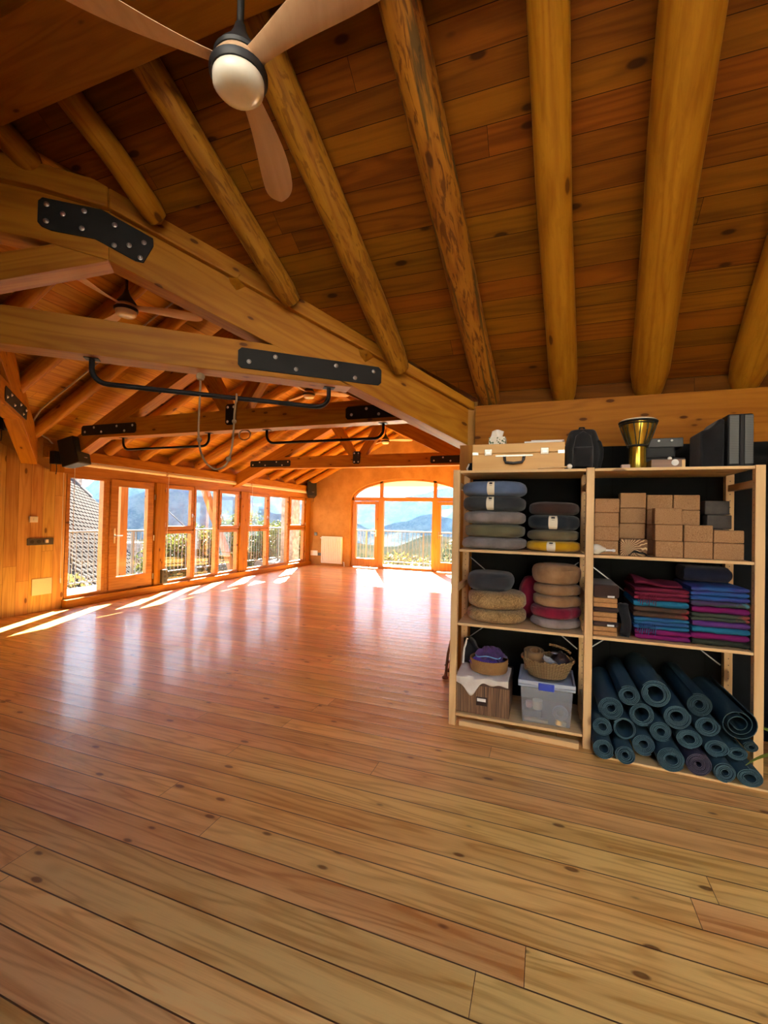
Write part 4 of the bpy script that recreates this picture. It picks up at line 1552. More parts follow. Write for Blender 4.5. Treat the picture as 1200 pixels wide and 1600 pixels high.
mats = [
    (.413, .298, .071, 'rolled yoga mat, leftmost of the top row of the pile', None, .3, 0, 1),
    (.519, .352, .061, 'thin rolled yoga mat, second from the left in the top row of the pile', None, .4, 0, 1),
    (.645, .362, .081, 'rolled yoga mat with a wide open core at the top of the pile', None, .52, 0, 1),
    (.866, .338, .067, 'rolled yoga mat lying alone at the top right of the pile, small dark core', M_mat3, .3, 0, 1),
    (1.045, .296, .093, 'loosely rolled dark yoga mat, the biggest one beside the right upright', M_mat3, .3, .0, 1),
    (.343, .207, .057, 'small rolled yoga mat beside the middle upright, second from the bottom', None, .38, 0, 1),
    (.460, .176, .066, 'rolled yoga mat with a dark round hollow, second row, one in from the middle upright', None, .75, 0, 1),
    (.566, .253, .070, 'rolled yoga mat with a wide oval hollow, right under the two leftmost front tubes', None, .55, 0, 1),
    (.744, .273, .072, 'rolled yoga mat just under and right of the wide open one', None, .42, 0, 1),
    (.338, .093, .061, 'rolled yoga mat at the bottom left corner with a sheet edge hanging down', None, .4, 0, 1),
    (.455, .063, .056, 'rolled yoga mat on the floor, second from the middle upright', None, .3, 0, 1),
    (.570, .114, .064, 'rolled yoga mat third along the lowest row with a loose outer wrap', None, .35, 0, 1),
    (.662, .177, .060, 'rolled yoga mat in the middle of the pile with tightly packed rings', None, .35, 0, 1),
    (.800, .182, .068, 'flattened rolled yoga mat in the middle of the pile, right of the tight one', None, .42, 0, .82),
    (.915, .245, .064, 'rolled yoga mat under the one lying alone at the top right', None, .42, 0, .9),
    (.948, .158, .062, 'squashed rolled yoga mat above the violet-grey one, to its right', None, .4, 0, .8),
    (.735, .075, .073, 'rolled yoga mat sticking out at the bottom centre of the pile', None, .38, 0, 1),
    (.862, .073, .066, 'violet-grey rolled yoga mat with wide spaced rings at the bottom', M_mat2, .2, 0, 1),
    (.982, .060, .056, 'small tight rolled yoga mat on the floor right of the violet-grey one', None, .3, 0, 1),
    (1.060, .162, .052, 'flattened rolled yoga mat under the biggest loose one', None, .4, 0, .75),
    (1.095, .066, .062, 'rolled yoga mat on the floor nearest the right upright', None, .4, 0, .85),
    (1.100, .205, .038, 'small flattened rolled yoga mat squeezed against the right upright', M_mat3, .3, 0, .8)]
P_ = [[q[0], max(q[1], q[2] * q[7] + .016)] for q in mats]
for it in range(60):
    for i in range(len(mats)):
        for j in range(i):
            ri_, rj_ = mats[i][2] * (1 + mats[i][7]) / 2, mats[j][2] * (1 + mats[j][7]) / 2
            dx, dz = P_[i][0] - P_[j][0], P_[i][1] - P_[j][1]
            dd_ = sqrt(dx * dx + dz * dz)
            ov = ri_ + rj_ - dd_
            if ov > 0:
                for q, sg in ((i, .5), (j, -.5)):
                    P_[q][0] += dx / dd_ * ov * sg
                    P_[q][1] += dz / dd_ * ov * sg
    for q in range(len(mats)):
        R_ = mats[q][2]
        P_[q][0] = min(max(P_[q][0], .305 + R_ * .8), 1.138 - R_)
        P_[q][1] = max(P_[q][1], R_ * mats[q][7] + .016)
mats = [(p[0], p[1]) + q[2:] for p, q in zip(P_, mats)]
for i, (x, z, R, lab, mt, ri, tl, sq) in enumerate(mats):
    yoga_mat(lab, x, z, R, 3.045 + .03 * ((i * 7) % 5) / 5 - (.05 if z < .1 else 0), mt, .61, ri, turns=(2.6 if i in (4,) else None), seed=i * 1.7, sq=sq)

# ------------------------------------------------------------------ boxes and baskets on the lowest shelf


def stripebox():
    k = NT('striped_card')
    co = k.coords()
    x, y, z = k.sep(co)
    n = k.noise(k.comb(k.math('MULTIPLY', x, 70.0), k.math('MULTIPLY', y, 70.0), k.math('MULTIPLY', z, .6)), 1.0, 3.0, .7)
    c = k.ramp(n, [(.36, S(44, 26, 16)), (.42, S(128, 92, 62)), (.47, S(58, 36, 24)), (.53, S(150, 114, 80)), (.58, S(70, 44, 28)), (.64, S(136, 100, 70)), (.7, S(50, 30, 20))])
    return k.fin(c, .6)


t = thing('storage_box', 'brown striped storage box with a label holder on the lowest shelf', 'box', (-.39, 3.34, .09))
MB().box((-.575, 3.17, .089), (-.212, 3.52, .30)).build('body', stripebox(), t, bevel=.006)
MB().box((-.580, 3.165, .29), (-.207, 3.525, .346)).build('lid', flat('dark_brown_card', S(66, 40, 30), .6), t, bevel=.006)
h = MB().box((-.435, 3.162, .155), (-.36, 3.17, .215)).build('label_holder', flat('brown_metal', S(58, 38, 30), .4), t, bevel=.003)
MB().box((-.427, 3.158, .187), (-.368, 3.163, .207)).build('label_card', M_paper, h)


def cloth(name, label, fn, nu, nv, mat, th=.004, cat='cloth'):
    m = MB(); m.grid(fn, nu, nv)
    o = m.build(name, mat, smooth=True, solid=th)
    return tag(o, label, cat)


def drape(u, v):
    x = -.578 + .36 * u
    s = v * .40                                   # arc length from the back towards the front edge
    hang = .045 + .105 * exp(-((u - .28) / .13) ** 2) + .02 * sin(u * 21) * .3
    y = 3.47 - s
    z = .352 + .004 * sin(u * 17 + v * 5)
    if y < 3.160:
        q = min((3.160 - y) / .1, 1) * hang
        z -= q
        y = 3.156 - .006 - .006 * sin(u * 16)
    return Vector((x, y, z))


cloth('white_cloth', 'white cloth draped over the brown striped box', drape, 34, 30, fabric('white_linen', (.74, .70, .64), (.62, .57, .50)))


def weave(name, a, b, sc=1.0):
    k = NT(name)
    co = k.coords()
    x, y, z = k.sep(co)
    ang = k.math('ARCTAN2', y, x)
    s1 = k.math('SINE', k.math('MULTIPLY', ang, 60.0 * sc))
    s2 = k.math('SINE', k.math('MULTIPLY', z, 620.0))
    p = k.math('MULTIPLY', s1, s2)
    n = k.noise(co, 50, 3.0)
    c = k.mix(k.maprange(p, -.6, .6), a, b)
    c = k.mix(k.math('MULTIPLY', n, .5), c, tuple(q * .7 for q in a))
    k.bump(p, .6, .006)
    return k.fin(c, .7)


zc = .362
t = thing('round_basket', 'low round tan basket holding purple cloths, on the striped box', 'basket', (-.37, 3.33, zc))
MB().lathe([(0, zc), (.128, zc), (.133, zc + .01), (.136, zc + .085), (.132, zc + .088), (.126, zc + .085), (.122, zc + .012), (0, zc + .012)], c=(-.37, 3.33, 0), n=40).build('body', weave('tan_weave', S(140, 96, 48), S(196, 150, 90)), t, smooth=True)
for k_, (lab, a, c, dz, col) in enumerate((
        ('violet cloth crumpled in the tan basket', (.134, .125), (-.372, 3.33), .012, S(92, 62, 160)),
        ('dark purple cloth on top of the violet one in the tan basket', (.112, .10), (-.358, 3.345), .062, S(84, 56, 112)))):
    def heap(u, v, a=a, c=c, dz=dz, k_=k_):
        r = v ** .8
        q = 2 * pi * u
        z = zc + .035 + dz + .062 * (1 - r ** 2.2) + .028 * mnoise.noise(Vector((cos(q) * r * 3.5 + k_ * 7, sin(q) * r * 3.5, 1))) + .010 * sin(5 * q + 3 * r) * r
        return Vector((c[0] + a[0] * r * cos(q) * (1 + .08 * sin(4 * q)), c[1] + a[1] * r * sin(q), z))
    cloth('purple_cloth', lab, heap, 48, 14, fabric('violet_cloth%d' % k_, col, tuple(q * .55 for q in col), bump=.5), .006)
rimc = [Vector((-.372 + .09 * cos(a), 3.318 + .1 * sin(a) * .9, zc + .112 + .01 * sin(a * 3))) for a in [pi + .25 + (pi - .5) * i / 18 for i in range(19)]]
t = MB().tube(rimc, .004, 6).build('blue_cord', flat('light_blue_cord', S(110, 160, 205), .6), smooth=True)
tag(t, 'light blue cord lying across the purple cloth in the tan basket', 'cord')
t = thing('soft_bag', 'black bag with a white edge behind the tan basket on the striped box', 'bag', (-.5, 3.5, .36))
m = MB()
m.grid(lambda u, v: Vector((-.575 + .2 * u, 3.44 + .07 * sin(pi * u) * -.6, .355 + (.19 - .10 * u) * v + .01 * sin(8 * u))), 10, 8)
m.build('body', M_blackcl, t, smooth=True, solid=.07)
MB().tube([(-.572, 3.41, .36), (-.57, 3.415, .42), (-.566, 3.42, .47), (-.545, 3.43, .545)], .008, 8).build('white_edge', M_paper, t, smooth=True)

# clear plastic box
M_clear = glassmat('clear_plastic', (.86, .88, .9), .22, (.55, .58, .62))
M_lidp = glassmat('frosted_lid', (.85, .88, .93), .55, (.60, .66, .74))
t = thing('plastic_box', 'clear plastic storage box with blue clips on the lowest shelf', 'storage box', (.03, 3.34, .09))


def shellbox(x0, x1, y0, y1, z0, z1, th, tp):
    m = MB()
    P = lambda e, z: [(x0 + e, y0 + e, z), (x1 - e, y0 + e, z), (x1 - e, y1 - e, z), (x0 + e, y1 - e, z)]
    vs = P(tp, z0) + P(0, z1) + P(th, z1) + P(tp + th, z0 + th)
    fs = [(3, 2, 1, 0)]
    for k in range(4):
        l = (k + 1) % 4
        fs += [(k, l, 4 + l, 4 + k), (4 + k, 4 + l, 8 + l, 8 + k), (8 + k, 8 + l, 12 + l, 12 + k)]
    fs.append((12, 13, 14, 15))
    return m.add(vs, fs)


shellbox(-.14, .19, 3.175, 3.50, .09, .335, .004, .014).build('body', M_clear, t, bevel=.003)
m = MB(); m.box((-.155, 3.16, .335), (.205, 3.515, .352)); m.box((-.155, 3.16, .352), (.205, 3.175, .378)); m.box((-.155, 3.5, .352), (.205, 3.515, .378)); m.box((-.155, 3.175, .352), (-.14, 3.5, .378)); m.box((.19, 3.175, .352), (.205, 3.5, .378))
m.build('lid', M_lidp, t, bevel=.004)
MB().box((-.025, 3.150, .325), (.075, 3.162, .372)).build('clip', flat('blue_plastic', (.02, .05, .42), .35), t, bevel=.004)
GBX = None
t2 = MB().lathe([(0, 0), (.045, .002), (.05, .02), (.05, .06), (.046, .064), (0, .064)], n=24).v
mm = MB(); mm.lathe([(.026, -.008), (.048, -.008), (.05, 0), (.048, .008), (.026, .008), (.024, 0), (.026, -.008)], c=(.115, 3.215, .172), n=32, M=Matrix.Rotation(pi / 2, 4, 'X'))
tag(mm.build('tape_roll', flat('dull_tape', (.34, .28, .26), .4), smooth=True), 'round roll standing inside the clear plastic box at the right', 'tape roll')
mm = MB(); mm.lathe([(0, 0), (.03, .0), (.034, .01), (.034, .06), (.0, .06)], c=(-.03, 3.26, .16), n=20)
tag(mm.build('candle_jar', flat('pale_jar', (.62, .60, .48), .25), smooth=True), 'pale shiny jar inside the clear plastic box near its middle', 'jar')
mm = MB(); mm.lathe([(0, 0), (.02, .0), (.022, .01), (.022, .04), (.0, .04)], c=(-.085, 3.25, .17), n=16)
tag(mm.build('candle', flat('pink_wax', (.6, .3, .28), .4), smooth=True), 'small pinkish candle left of the jar in the clear plastic box', 'candle')
tag(MB().box((-.115, 3.20, .095), (.04, 3.23, .112)).build('wooden_ruler', M_pine), 'flat wooden strip on the bottom of the clear plastic box', 'strip')
tag(MB().box((-.12, 3.22, .114), (.0, 3.40, .158)).build('dark_case', flat('dark_case', (.06, .05, .05), .5), bevel=.006), 'dark case lying in the clear plastic box under the jar', 'case')
M_b = T((.115, 3.20, .096)) @ Matrix.Rotation(radians(25), 4, 'Z') @ Matrix.Rotation(radians(15), 4, 'Y')
tag(MB().box((-.035, -.012, 0), (.035, .012, .03)).build('wooden_piece', M_pine, None, M_b, local=True, bevel=.003), 'small pale wooden piece in the right corner of the clear box', 'block')

# wicker basket
zw = .380


def wick():
    k = NT('wicker')
    co = k.coords()
    x, y, z = k.sep(co)
    ang = k.math('ARCTAN2', y, x)
    i = k.math('FLOOR', k.math('MULTIPLY', ang, 7.0))
    s2 = k.math('SINE', k.math('ADD', k.math('MULTIPLY', z, 560.0), k.math('MULTIPLY', i, 3.1416)))
    r = k.white(k.comb(i, 1.0, 2.0))
    s1 = k.math('SINE', k.math('MULTIPLY', ang, 44.0))
    c = k.mix(k.maprange(k.math('ADD', s2, k.math('MULTIPLY', s1, .4)), -1, 1), S(118, 84, 46), S(204, 172, 116))
    c = k.mix(k.math('MULTIPLY', r, .5), c, S(150, 104, 58))
    k.bump(s2, .8, .008)
    return k.fin(c, .65)


M_wick = wick()
t = thing('wicker_basket', 'oval wicker basket with a handle, standing on the clear plastic box', 'basket', (.03, 3.32, zw))
el = lambda a: (cos(a) * 1.12, sin(a) * .92)
MB().lathe([(0, 0), (.105, 0), (.112, .004), (.135, .06), (.152, .115), (.148, .118), (.13, .062), (.104, .010), (0, .010)], c=(.03, 3.32, zw), n=48, fn=el).build('body', M_wick, t, smooth=True)
rim = []
for i in range(97):
    a = 2 * pi * i / 96
    rim.append(Vector((.03 + .153 * 1.12 * cos(a), 3.32 + .153 * .92 * sin(a), zw + .117 + .004 * sin(a * 18))))
MB().tube(rim[:-1], .0075, 6, closed=True).build('rim', M_wick, t, smooth=True)
hd = [Vector((.03 + .165 * cos(a), 3.40 + .0 * a, zw + .118 + .075 * sin(a))) for a in [pi * .12 + pi * .36 * i / 12 for i in range(13)]]
MB().tube(hd, .008, 8).build('handle', M_wick, t, smooth=True)
t = thing('cloth_roll', 'tan cloth rolled up at the left in the wicker basket', 'cloth', (-.055, 3.31, zw))
m = MB()
vs, fs = [], []
n = 70
for i in range(n + 1):
    u = i / n
    a = u * 2 * pi * 2.6
    r = .025 + .045 * u
    for zz, rr in ((zw + .03, r), (zw + .165 + .01 * sin(a), r * 1.05)):
        vs.append(Vector((-.055 + rr * cos(a), 3.31 + rr * sin(a), zz)))
for i in range(n):
    fs.append((i * 2, i * 2 + 2, i * 2 + 3, i * 2 + 1))
m.add(vs, fs)
m.build('sheet', fabric('tan_felt_cloth', S(140, 104, 64), S(110, 78, 44)), t, smooth=True, solid=.009)
mm = MB(); mm.lathe([(0, -.05), (.02, -.048), (.024, -.03), (.024, .02), (.017, .034), (.017, .05), (0, .05)], c=(.045, 3.245, zw + .118), n=20, M=Matrix.Rotation(radians(-55), 4, 'Y'))
tag(mm.build('glass_bottle', glassmat('bottle_glass', (.8, .82, .84), .35, (.5, .5, .5)), smooth=True), 'small clear bottle leaning in the wicker basket', 'bottle')


def pouch(u, v):
    q = 2 * pi * u
    r = v ** .8
    return Vector((.11 + .075 * r * cos(q), 3.345 + .085 * r * sin(q), zw + .09 + .075 * (1 - r ** 2) + .012 * mnoise.noise(Vector((cos(q) * r * 3, sin(q) * r * 3, 4)))))


cloth('dark_pouch', 'dark brown leather pouch at the right in the wicker basket', pouch, 36, 12, flat('dark_leather', (.03, .018, .016), .4, nz=.3), .006, 'pouch')
tag(MB().lathe([(0, 0), (.02, 0), (.023, .004), (.02, .009), (0, .01)], c=(.075, 3.28, zw + .166), n=20).build('metal_disc', M_steel, smooth=True), 'small shiny metal lid on the dark pouch in the wicker basket', 'lid')

# ------------------------------------------------------------------ things on the top shelf
ZT_ = 1.802
t = thing('wooden_case', 'pale wooden case with metal catches and a black handle on top of the shelves', 'case', (-.19, 3.36, ZT_))
MB().box((-.497, 3.19, ZT_), (.117, 3.56, ZT_ + .118)).build('lower_half', M_ply, t, bevel=.004)
MB().box((-.497, 3.19, ZT_ + .120), (.117, 3.56, ZT_ + .186)).build('lid', M_ply, t, bevel=.004)
for x in (-.385, -.01):
    c_ = MB().box((x - .026, 3.183, ZT_ + .105), (x + .026, 3.19, ZT_ + .150)).build('catch', M_brass, t, bevel=.004)
    MB().box((x - .018, 3.178, ZT_ + .112), (x + .018, 3.184, ZT_ + .138)).build('catch_flap', M_steel, c_, bevel=.003)
for x in (-.475, .095):
    MB().box((x - .022, 3.186, ZT_ + .108), (x + .022, 3.19, ZT_ + .132)).build('corner_plate', M_brass, t, bevel=.002)
MB().box((-.335, 3.184, ZT_ + .094), (-.085, 3.19, ZT_ + .107)).build('handle_plate', M_brass, t, bevel=.002)
hp = [(-.272, 3.175, ZT_ + .095), (-.27, 3.168, ZT_ + .07), (-.262, 3.165, ZT_ + .052), (-.21, 3.163, ZT_ + .045), (-.155, 3.165, ZT_ + .052), (-.145, 3.168, ZT_ + .07), (-.142, 3.175, ZT_ + .095)]
MB().tube(hp, .0095, 10).build('handle', M_blackp, t, smooth=True)
for x in (-.272, -.142):
    MB().tube([(x, 3.19, ZT_ + .098), (x, 3.165, ZT_ + .098)], .008, 10).build('handle_post', M_brass, t, smooth=True)

zt = ZT_ + .187


def dotty():
    k = NT('tissue_print')
    co = k.coords()
    x, y, z = k.sep(co)
    d, c = k.voro(k.vmath('MULTIPLY', co, (58., 58., 58.)), 1.0)
    near = k.math('LESS_THAN', d, .42)
    reg = k.maprange(k.noise(co, 14, 1.0), .44, .5)
    f = k.math('MULTIPLY', near, reg)
    return k.fin(k.mix(f, (.72, .70, .62), S(74, 96, 66)), .7)


t = thing('tissue_box', 'small white tissue box with dark dots standing on the wooden case', 'tissue box', (-.335, 3.34, zt))
MB().box((-.395, 3.285, zt), (-.278, 3.40, zt + .068)).build('carton', dotty(), t, bevel=.003)
m = MB()
m.grid(lambda u, v: Vector((-.39 + .085 * u + .01 * v, 3.34 + .012 * sin(6 * u + 2 * v), zt + .066 + .062 * v * (.75 + .25 * sin(2.2 * u + .6)))), 10, 6)
m.build('tissue', M_paper, t, smooth=True, solid=.002)
for i, (x0, x1, lab, rz) in enumerate(((-.145, .10, 'white paper sheets lying flat on the right end of the wooden case', .02), (-.09, .12, 'topmost loose white sheet lying askew on the wooden case', -.07))):
    M_b = T(((x0 + x1) / 2, 3.33, zt + .001 + i * .011)) @ Matrix.Rotation(rz, 4, 'Z') @ Matrix.Rotation(radians(1.5) * i, 4, 'Y')
    tag(MB().box((-(x1 - x0) / 2, -.13, 0), ((x1 - x0) / 2, .13, .009 if i == 0 else .004)).build('paper_sheet', M_paper, None, M_b, local=True), lab, 'paper', None)
t = thing('small_pouch', 'small black thing with a white edge at the left end of the wooden case', 'pouch', (-.53, 3.4, ZT_))
m = MB(); m.grid(lambda u, v: Vector((-.555 + .05 * u, 3.36 + .12 * u, ZT_ + .0 + .10 * v * (.7 + .3 * u) + .004)), 6, 6)
m.build('body', M_blackcl, t, smooth=True, solid=.02)
MB().tube([(-.553, 3.35, ZT_ + .012), (-.56, 3.352, ZT_ + .035), (-.545, 3.358, ZT_ + .07)], .006, 6).build('white_edge', M_paper, t, smooth=True)

# backpack
t = thing('backpack', 'black backpack standing on the shelves right of the wooden case', 'backpack', (.235, 3.36, ZT_))


def bp(u, v):
    a = 2 * pi * u
    z = v
    w = .112 * (1 - .38 * max(0, z - .55) ** 1.5 * 2.2) * (.94 + .06 * sin(pi * z))
    dpt = .10 * (1 - .45 * max(0, z - .6) ** 1.4 * 2)
    if v > .93:
        k_ = sqrt(max(0, 1 - ((v - .93) / .07) ** 2))
        w *= .35 + .65 * k_; dpt *= .3 + .7 * k_
    x, y = superell(a, w, dpt, 3)
    d = .006 * mnoise.noise(Vector((cos(a) * 2, sin(a) * 2, z * 5)))
    return Vector((.235 + x * (1 + d * 4), 3.37 + y, ZT_ + .295 * z))


m = MB(); m.grid(bp, 40, 26); nvx = 26
m.f.append(tuple(i * 27 for i in range(40))[::-1]); m.mi.append(0)
m.f.append(tuple(i * 27 + 26 for i in range(40))); m.mi.append(0)
m.build('body', M_blackcl, t, smooth=True)
m = MB(); m.grid(lambda u, v: Vector((.175 + .12 * u, 3.262 - .035 * (sin(pi * u) ** .5) * (sin(pi * min(1, .12 + .88 * v)) ** .5), ZT_ + .02 + .14 * v)), 14, 10)
m.build('front_pocket', M_blackcl, t, smooth=True, solid=.01)
MB().tube([(.315, 3.33, ZT_ + .215), (.338, 3.30, ZT_ + .19), (.35, 3.29, ZT_ + .14), (.348, 3.29, ZT_ + .08), (.335, 3.30, ZT_ + .02)], .012, 8).build('strap', M_blackcl, t, smooth=True)
MB().tube([(.17, 3.28, ZT_ + .05), (.172, 3.272, ZT_ + .15), (.19, 3.285, ZT_ + .235), (.235, 3.29, ZT_ + .27), (.28, 3.285, ZT_ + .235), (.296, 3.272, ZT_ + .15), (.297, 3.28, ZT_ + .05)], .004, 6).build('zip', M_blackp, t, smooth=True)
MB().tube([(.21, 3.40, ZT_ + .285), (.22, 3.40, ZT_ + .315), (.245, 3.40, ZT_ + .315), (.26, 3.40, ZT_ + .285)], .007, 8).build('grab_loop', M_blackcl, t, smooth=True)
t = thing('mallet', 'small mallet with a white ball head lying at the right foot of the wooden case', 'mallet', (.145, 3.16, ZT_))
m = MB(); m.lathe([(0, -.017), (.009, -.0145), (.0155, -.007), (.017, 0), (.0155, .007), (.009, .0145), (0, .017)], c=(.147, 3.172, ZT_ + .017), n=20)
m.build('head', M_paper, t, smooth=True)
MB().tube([(.13, 3.175, ZT_ + .014), (-.05, 3.175, ZT_ + .008)], .005, 8).build('stick', M_pine, t, smooth=True)

# djembe drum
M_gold = flat('gold_lacquer', (.62, .42, .05), .22, .85, spec=.6)
t = thing('djembe_drum', 'gold goblet-shaped hand drum with black ropes on top of the shelves', 'drum', (.57, 3.33, ZT_))
D = (.57, 3.33, ZT_)
MB().lathe([(0, 0), (.062, 0), (.062, .006), (.056, .02), (.05, .08), (.049, .14), (.052, .16), (.075, .205), (.095, .26), (.103, .315), (0, .315)], c=D, n=40).build('shell', M_gold, t, smooth=True)
MB().lathe([(0, .334), (.10, .334), (.108, .330), (.109, .322), (0, .322)], c=D, n=40).build('drumhead', flat('drum_skin', (.72, .64, .5), .5), t, smooth=True)
for zz, rr, r_ in ((.318, .110, .0075), (.302, .1085, .005), (.160, .056, .0075)):
    MB().tube([Vector((D[0] + rr * cos(a), D[1] + rr * sin(a), D[2] + zz)) for a in [2 * pi * i / 40 for i in range(40)]], r_, 8, closed=True).build('ring', M_blackp, t, smooth=True)
for i in range(16):
    a0, a1 = 2 * pi * i / 16, 2 * pi * (i + (.22 if i % 2 else -.22)) / 16
    pp = []
    for q in range(6):
        u = q / 5
        a = a0 + (a1 - a0) * u
        z_ = .31 - .148 * u
        rr = (.1085 if u == 0 else .06) if u in (0, 1) else .05 + .058 * ((.31 - .148 * u - .155) / .155) ** .8 + .005
        pp.append((D[0] + rr * cos(a), D[1] + rr * sin(a), D[2] + z_))
    MB().tube(pp, .003, 5).build('rope', M_blackp, t, smooth=True)

t = thing('audio_receiver', 'slim black audio unit with two bright dots, behind the drum, topmost', 'electronics', (.75, 3.48, ZT_ + .16))
MB().box((.62, 3.42, ZT_ + .163), (.852, 3.60, ZT_ + .225)).build('case', M_blackp, t, bevel=.004)
for x in (.71, .785):
    MB().tube([(x, 3.421, ZT_ + .206), (x, 3.414, ZT_ + .206)], .007, 14).build('knob', M_paper, t, smooth=True)
t = MB().box((.63, 3.40, ZT_ + .092), (.80, 3.60, ZT_ + .16)).build('audio_mixer', M_black, bevel=.004)
tag(t, 'black box under the slim audio unit, behind the drum', 'electronics')
t = thing('stand_case', 'black low case carrying the audio boxes behind the drum', 'case', (.73, 3.5, ZT_))
MB().box((.62, 3.41, ZT_), (.86, 3.61, ZT_ + .09)).build('body', M_black, t, bevel=.004)
t = thing('wooden_box', 'flat brown wooden box with a pale round label, right of the drum', 'box', (.72, 3.28, ZT_))
MB().box((.628, 3.22, ZT_), (.815, 3.36, ZT_ + .056)).build('body', wood('walnut_box', (.26, .13, .07), (.14, .06, .03), rough=.4, knots=0), t, bevel=.003)
MB().tube([(.758, 3.221, ZT_ + .035), (.758, 3.216, ZT_ + .035)], .02, 20).build('label', M_paper, t, smooth=True)
MB().box((.795, 3.216, ZT_ + .004), (.812, 3.221, ZT_ + .05)).build('edge_tape', M_pine, t)
t = MB().lathe([(0, 0), (.012, 0), (.013, .012), (.006, .018), (0, .018)], c=(.735, 3.245, ZT_ + .056), n=16).build('small_bead', M_paper, smooth=True)
tag(t, 'tiny white bead sitting on the flat brown wooden box', 'bead')
t = MB().box((.455, 3.185, ZT_), (.505, 3.23, ZT_ + .024)).build('tiny_box', flat('pinkish_box', (.42, .30, .26), .6), bevel=.003)
tag(t, 'tiny pinkish box at the left foot of the gold drum', 'box')
# tall black case at the right
t = thing('speaker_case', 'tall black case with a lit-grey ribbed front at the right end of the shelf top', 'case', (1.07, 3.38, ZT_))
MB().box((1.035, 3.235, ZT_), (1.165, 3.52, ZT_ + .325)).build('body', M_black, t, bevel=.01)
g = NT('lit_grey_mesh'); gc = g.coords(); gx, gy, gz = g.sep(gc)
gn = g.math('SINE', g.math('MULTIPLY', gz, 620.0))
M_gm = g.fin(g.mix(g.maprange(gn, -1, 1), (.085, .09, .085), (.04, .045, .045)), .5)  # grey stands in for the light falling on the black front
MB().box((1.042, 3.228, ZT_ + .02), (1.090, 3.236, ZT_ + .315)).build('front_panel', M_gm, t, bevel=.002)
MB().box((1.118, 3.228, ZT_ + .02), (1.162, 3.236, ZT_ + .315)).build('front_panel', M_gm, t, bevel=.002)
MB().box((1.094, 3.224, ZT_ + .012), (1.114, 3.236, ZT_ + .32)).build('front_rib', M_black, t, bevel=.003)
m = MB()
m.prism([(.905, 0), (1.03, 0), (1.03, .30), (1.005, .31), (.975, .27), (.945, .245), (.905, .235)], lambda u, v, q: Vector((u, q, ZT_ + v)), 3.50, 3.26)
t = m.build('cloth_bag', M_blackcl, bevel=.015, seg=3)
tag(t, 'slumped black bag leaning on the left of the tall black case', 'bag')

# plant at the right edge
M_leaf = flat('plant_leaf', (.20, .36, .03), .4, nz=.25, nscale=14, tint=(.42, .48, .06))
t = thing('potted_plant', 'green leaf tip of a floor plant at the right edge, before the rolled mats', 'plant', (1.42, 2.98, 0))
MB().lathe([(0, 0), (.085, 0), (.09, .005), (.11, .17), (.116, .175), (.116, .19), (.104, .19), (.1, .17), (0, .165)], c=(1.42, 2.98, 0), n=28).build('pot', flat('clay_pot', (.35, .16, .09), .7), t, smooth=True)
for i in range(9):
    a = 2 * pi * i / 9 + .35
    L_ = .36
    if i == 4:
        a = 3.02; L_ = .34
    top = .16 + .1 * ((i * 3) % 4)
    m = MB()

    def lf(u, v, a=a, L_=L_, top=top, i=i):
        w = .024 * sin(pi * min(1, .12 + u * .88)) ** .7
        rr = .02 + L_ * u
        if i == 4:
            z = .17 + .13 * sin(pi * u * .75) - .14 * u
        else:
            z = .17 + top * u - .35 * u * u * .4
        q = (v * 2 - 1) * w
        return Vector((1.42 + rr * cos(a) - q * sin(a), 2.98 + rr * sin(a) + q * cos(a), z + abs(q) * .35))
    m.grid(lf, 14, 4)
    m.build('leaf', M_leaf, t, smooth=True, solid=.0015)

# ------------------------------------------------------------------ outside, window side
M_metal = flat('railing_metal', (.16, .17, .17), .45, .3)
M_stone = flat('stone', (.34, .30, .25), .9, nz=.35, nscale=7, bump=.6)
M_deck = flat('terrace_paving', (.24, .215, .18), .85, nz=.15, nscale=5)
M_post = wood('outdoor_timber', (.30, .14, .04), (.17, .07, .02), 'x', rough=.6, knots=.4)
struct(MB().box((-8.75, 2.5, -.3), (-6.99, 7.6, -.06)).build('terrace_floor', M_deck))
t = thing('terrace_railing', 'pale metal railing along the terrace outside the window wall', 'railing', (-8.55, 8.2, -.06))
MB().tube([(-8.55, 3.5, 1.06), (-8.55, 13.2, 1.06)], .022, 10).build('top_rail', M_metal, t, smooth=True)
MB().tube([(-8.55, 3.5, .06), (-8.55, 13.2, .06)], .014, 8).build('bottom_rail', M_metal, t, smooth=True)
for i in range(6):
    MB().box((-8.575, 3.5 + i * 1.9, -.06), (-8.525, 3.54 + i * 1.9, 1.06)).build('post', M_metal, t)
m = MB()
for i in range(78):
    y = 3.62 + i * .122
    m.box((-8.557, y - .006, .06), (-8.543, y + .006, 1.05))
m.build('balusters', M_metal, t)
t = thing('timber_post', 'outdoor timber post just outside the glazed door', 'post', (-7.95, 6.52, -.06))
bar('post', M_post, (-7.95, 6.52, -.06), (-7.95, 6.52, 2.02), .16, .16, t, up=(1, 0, 0))
t = bar('timber_strut', M_post, (-8.2, 9.03, 2.2), (-8.2, 10.22, -.07), .14, .16)
tag(t, 'slanting outdoor timber strut seen through the middle group of windows', 'strut')
t = MB().box((-8.4, 12.9, -.3), (-7.9, 13.3, 2.6)).build('stone_pillar', M_stone, bevel=.02)
tag(t, 'stone pillar outside the last window before the end wall', 'pillar')

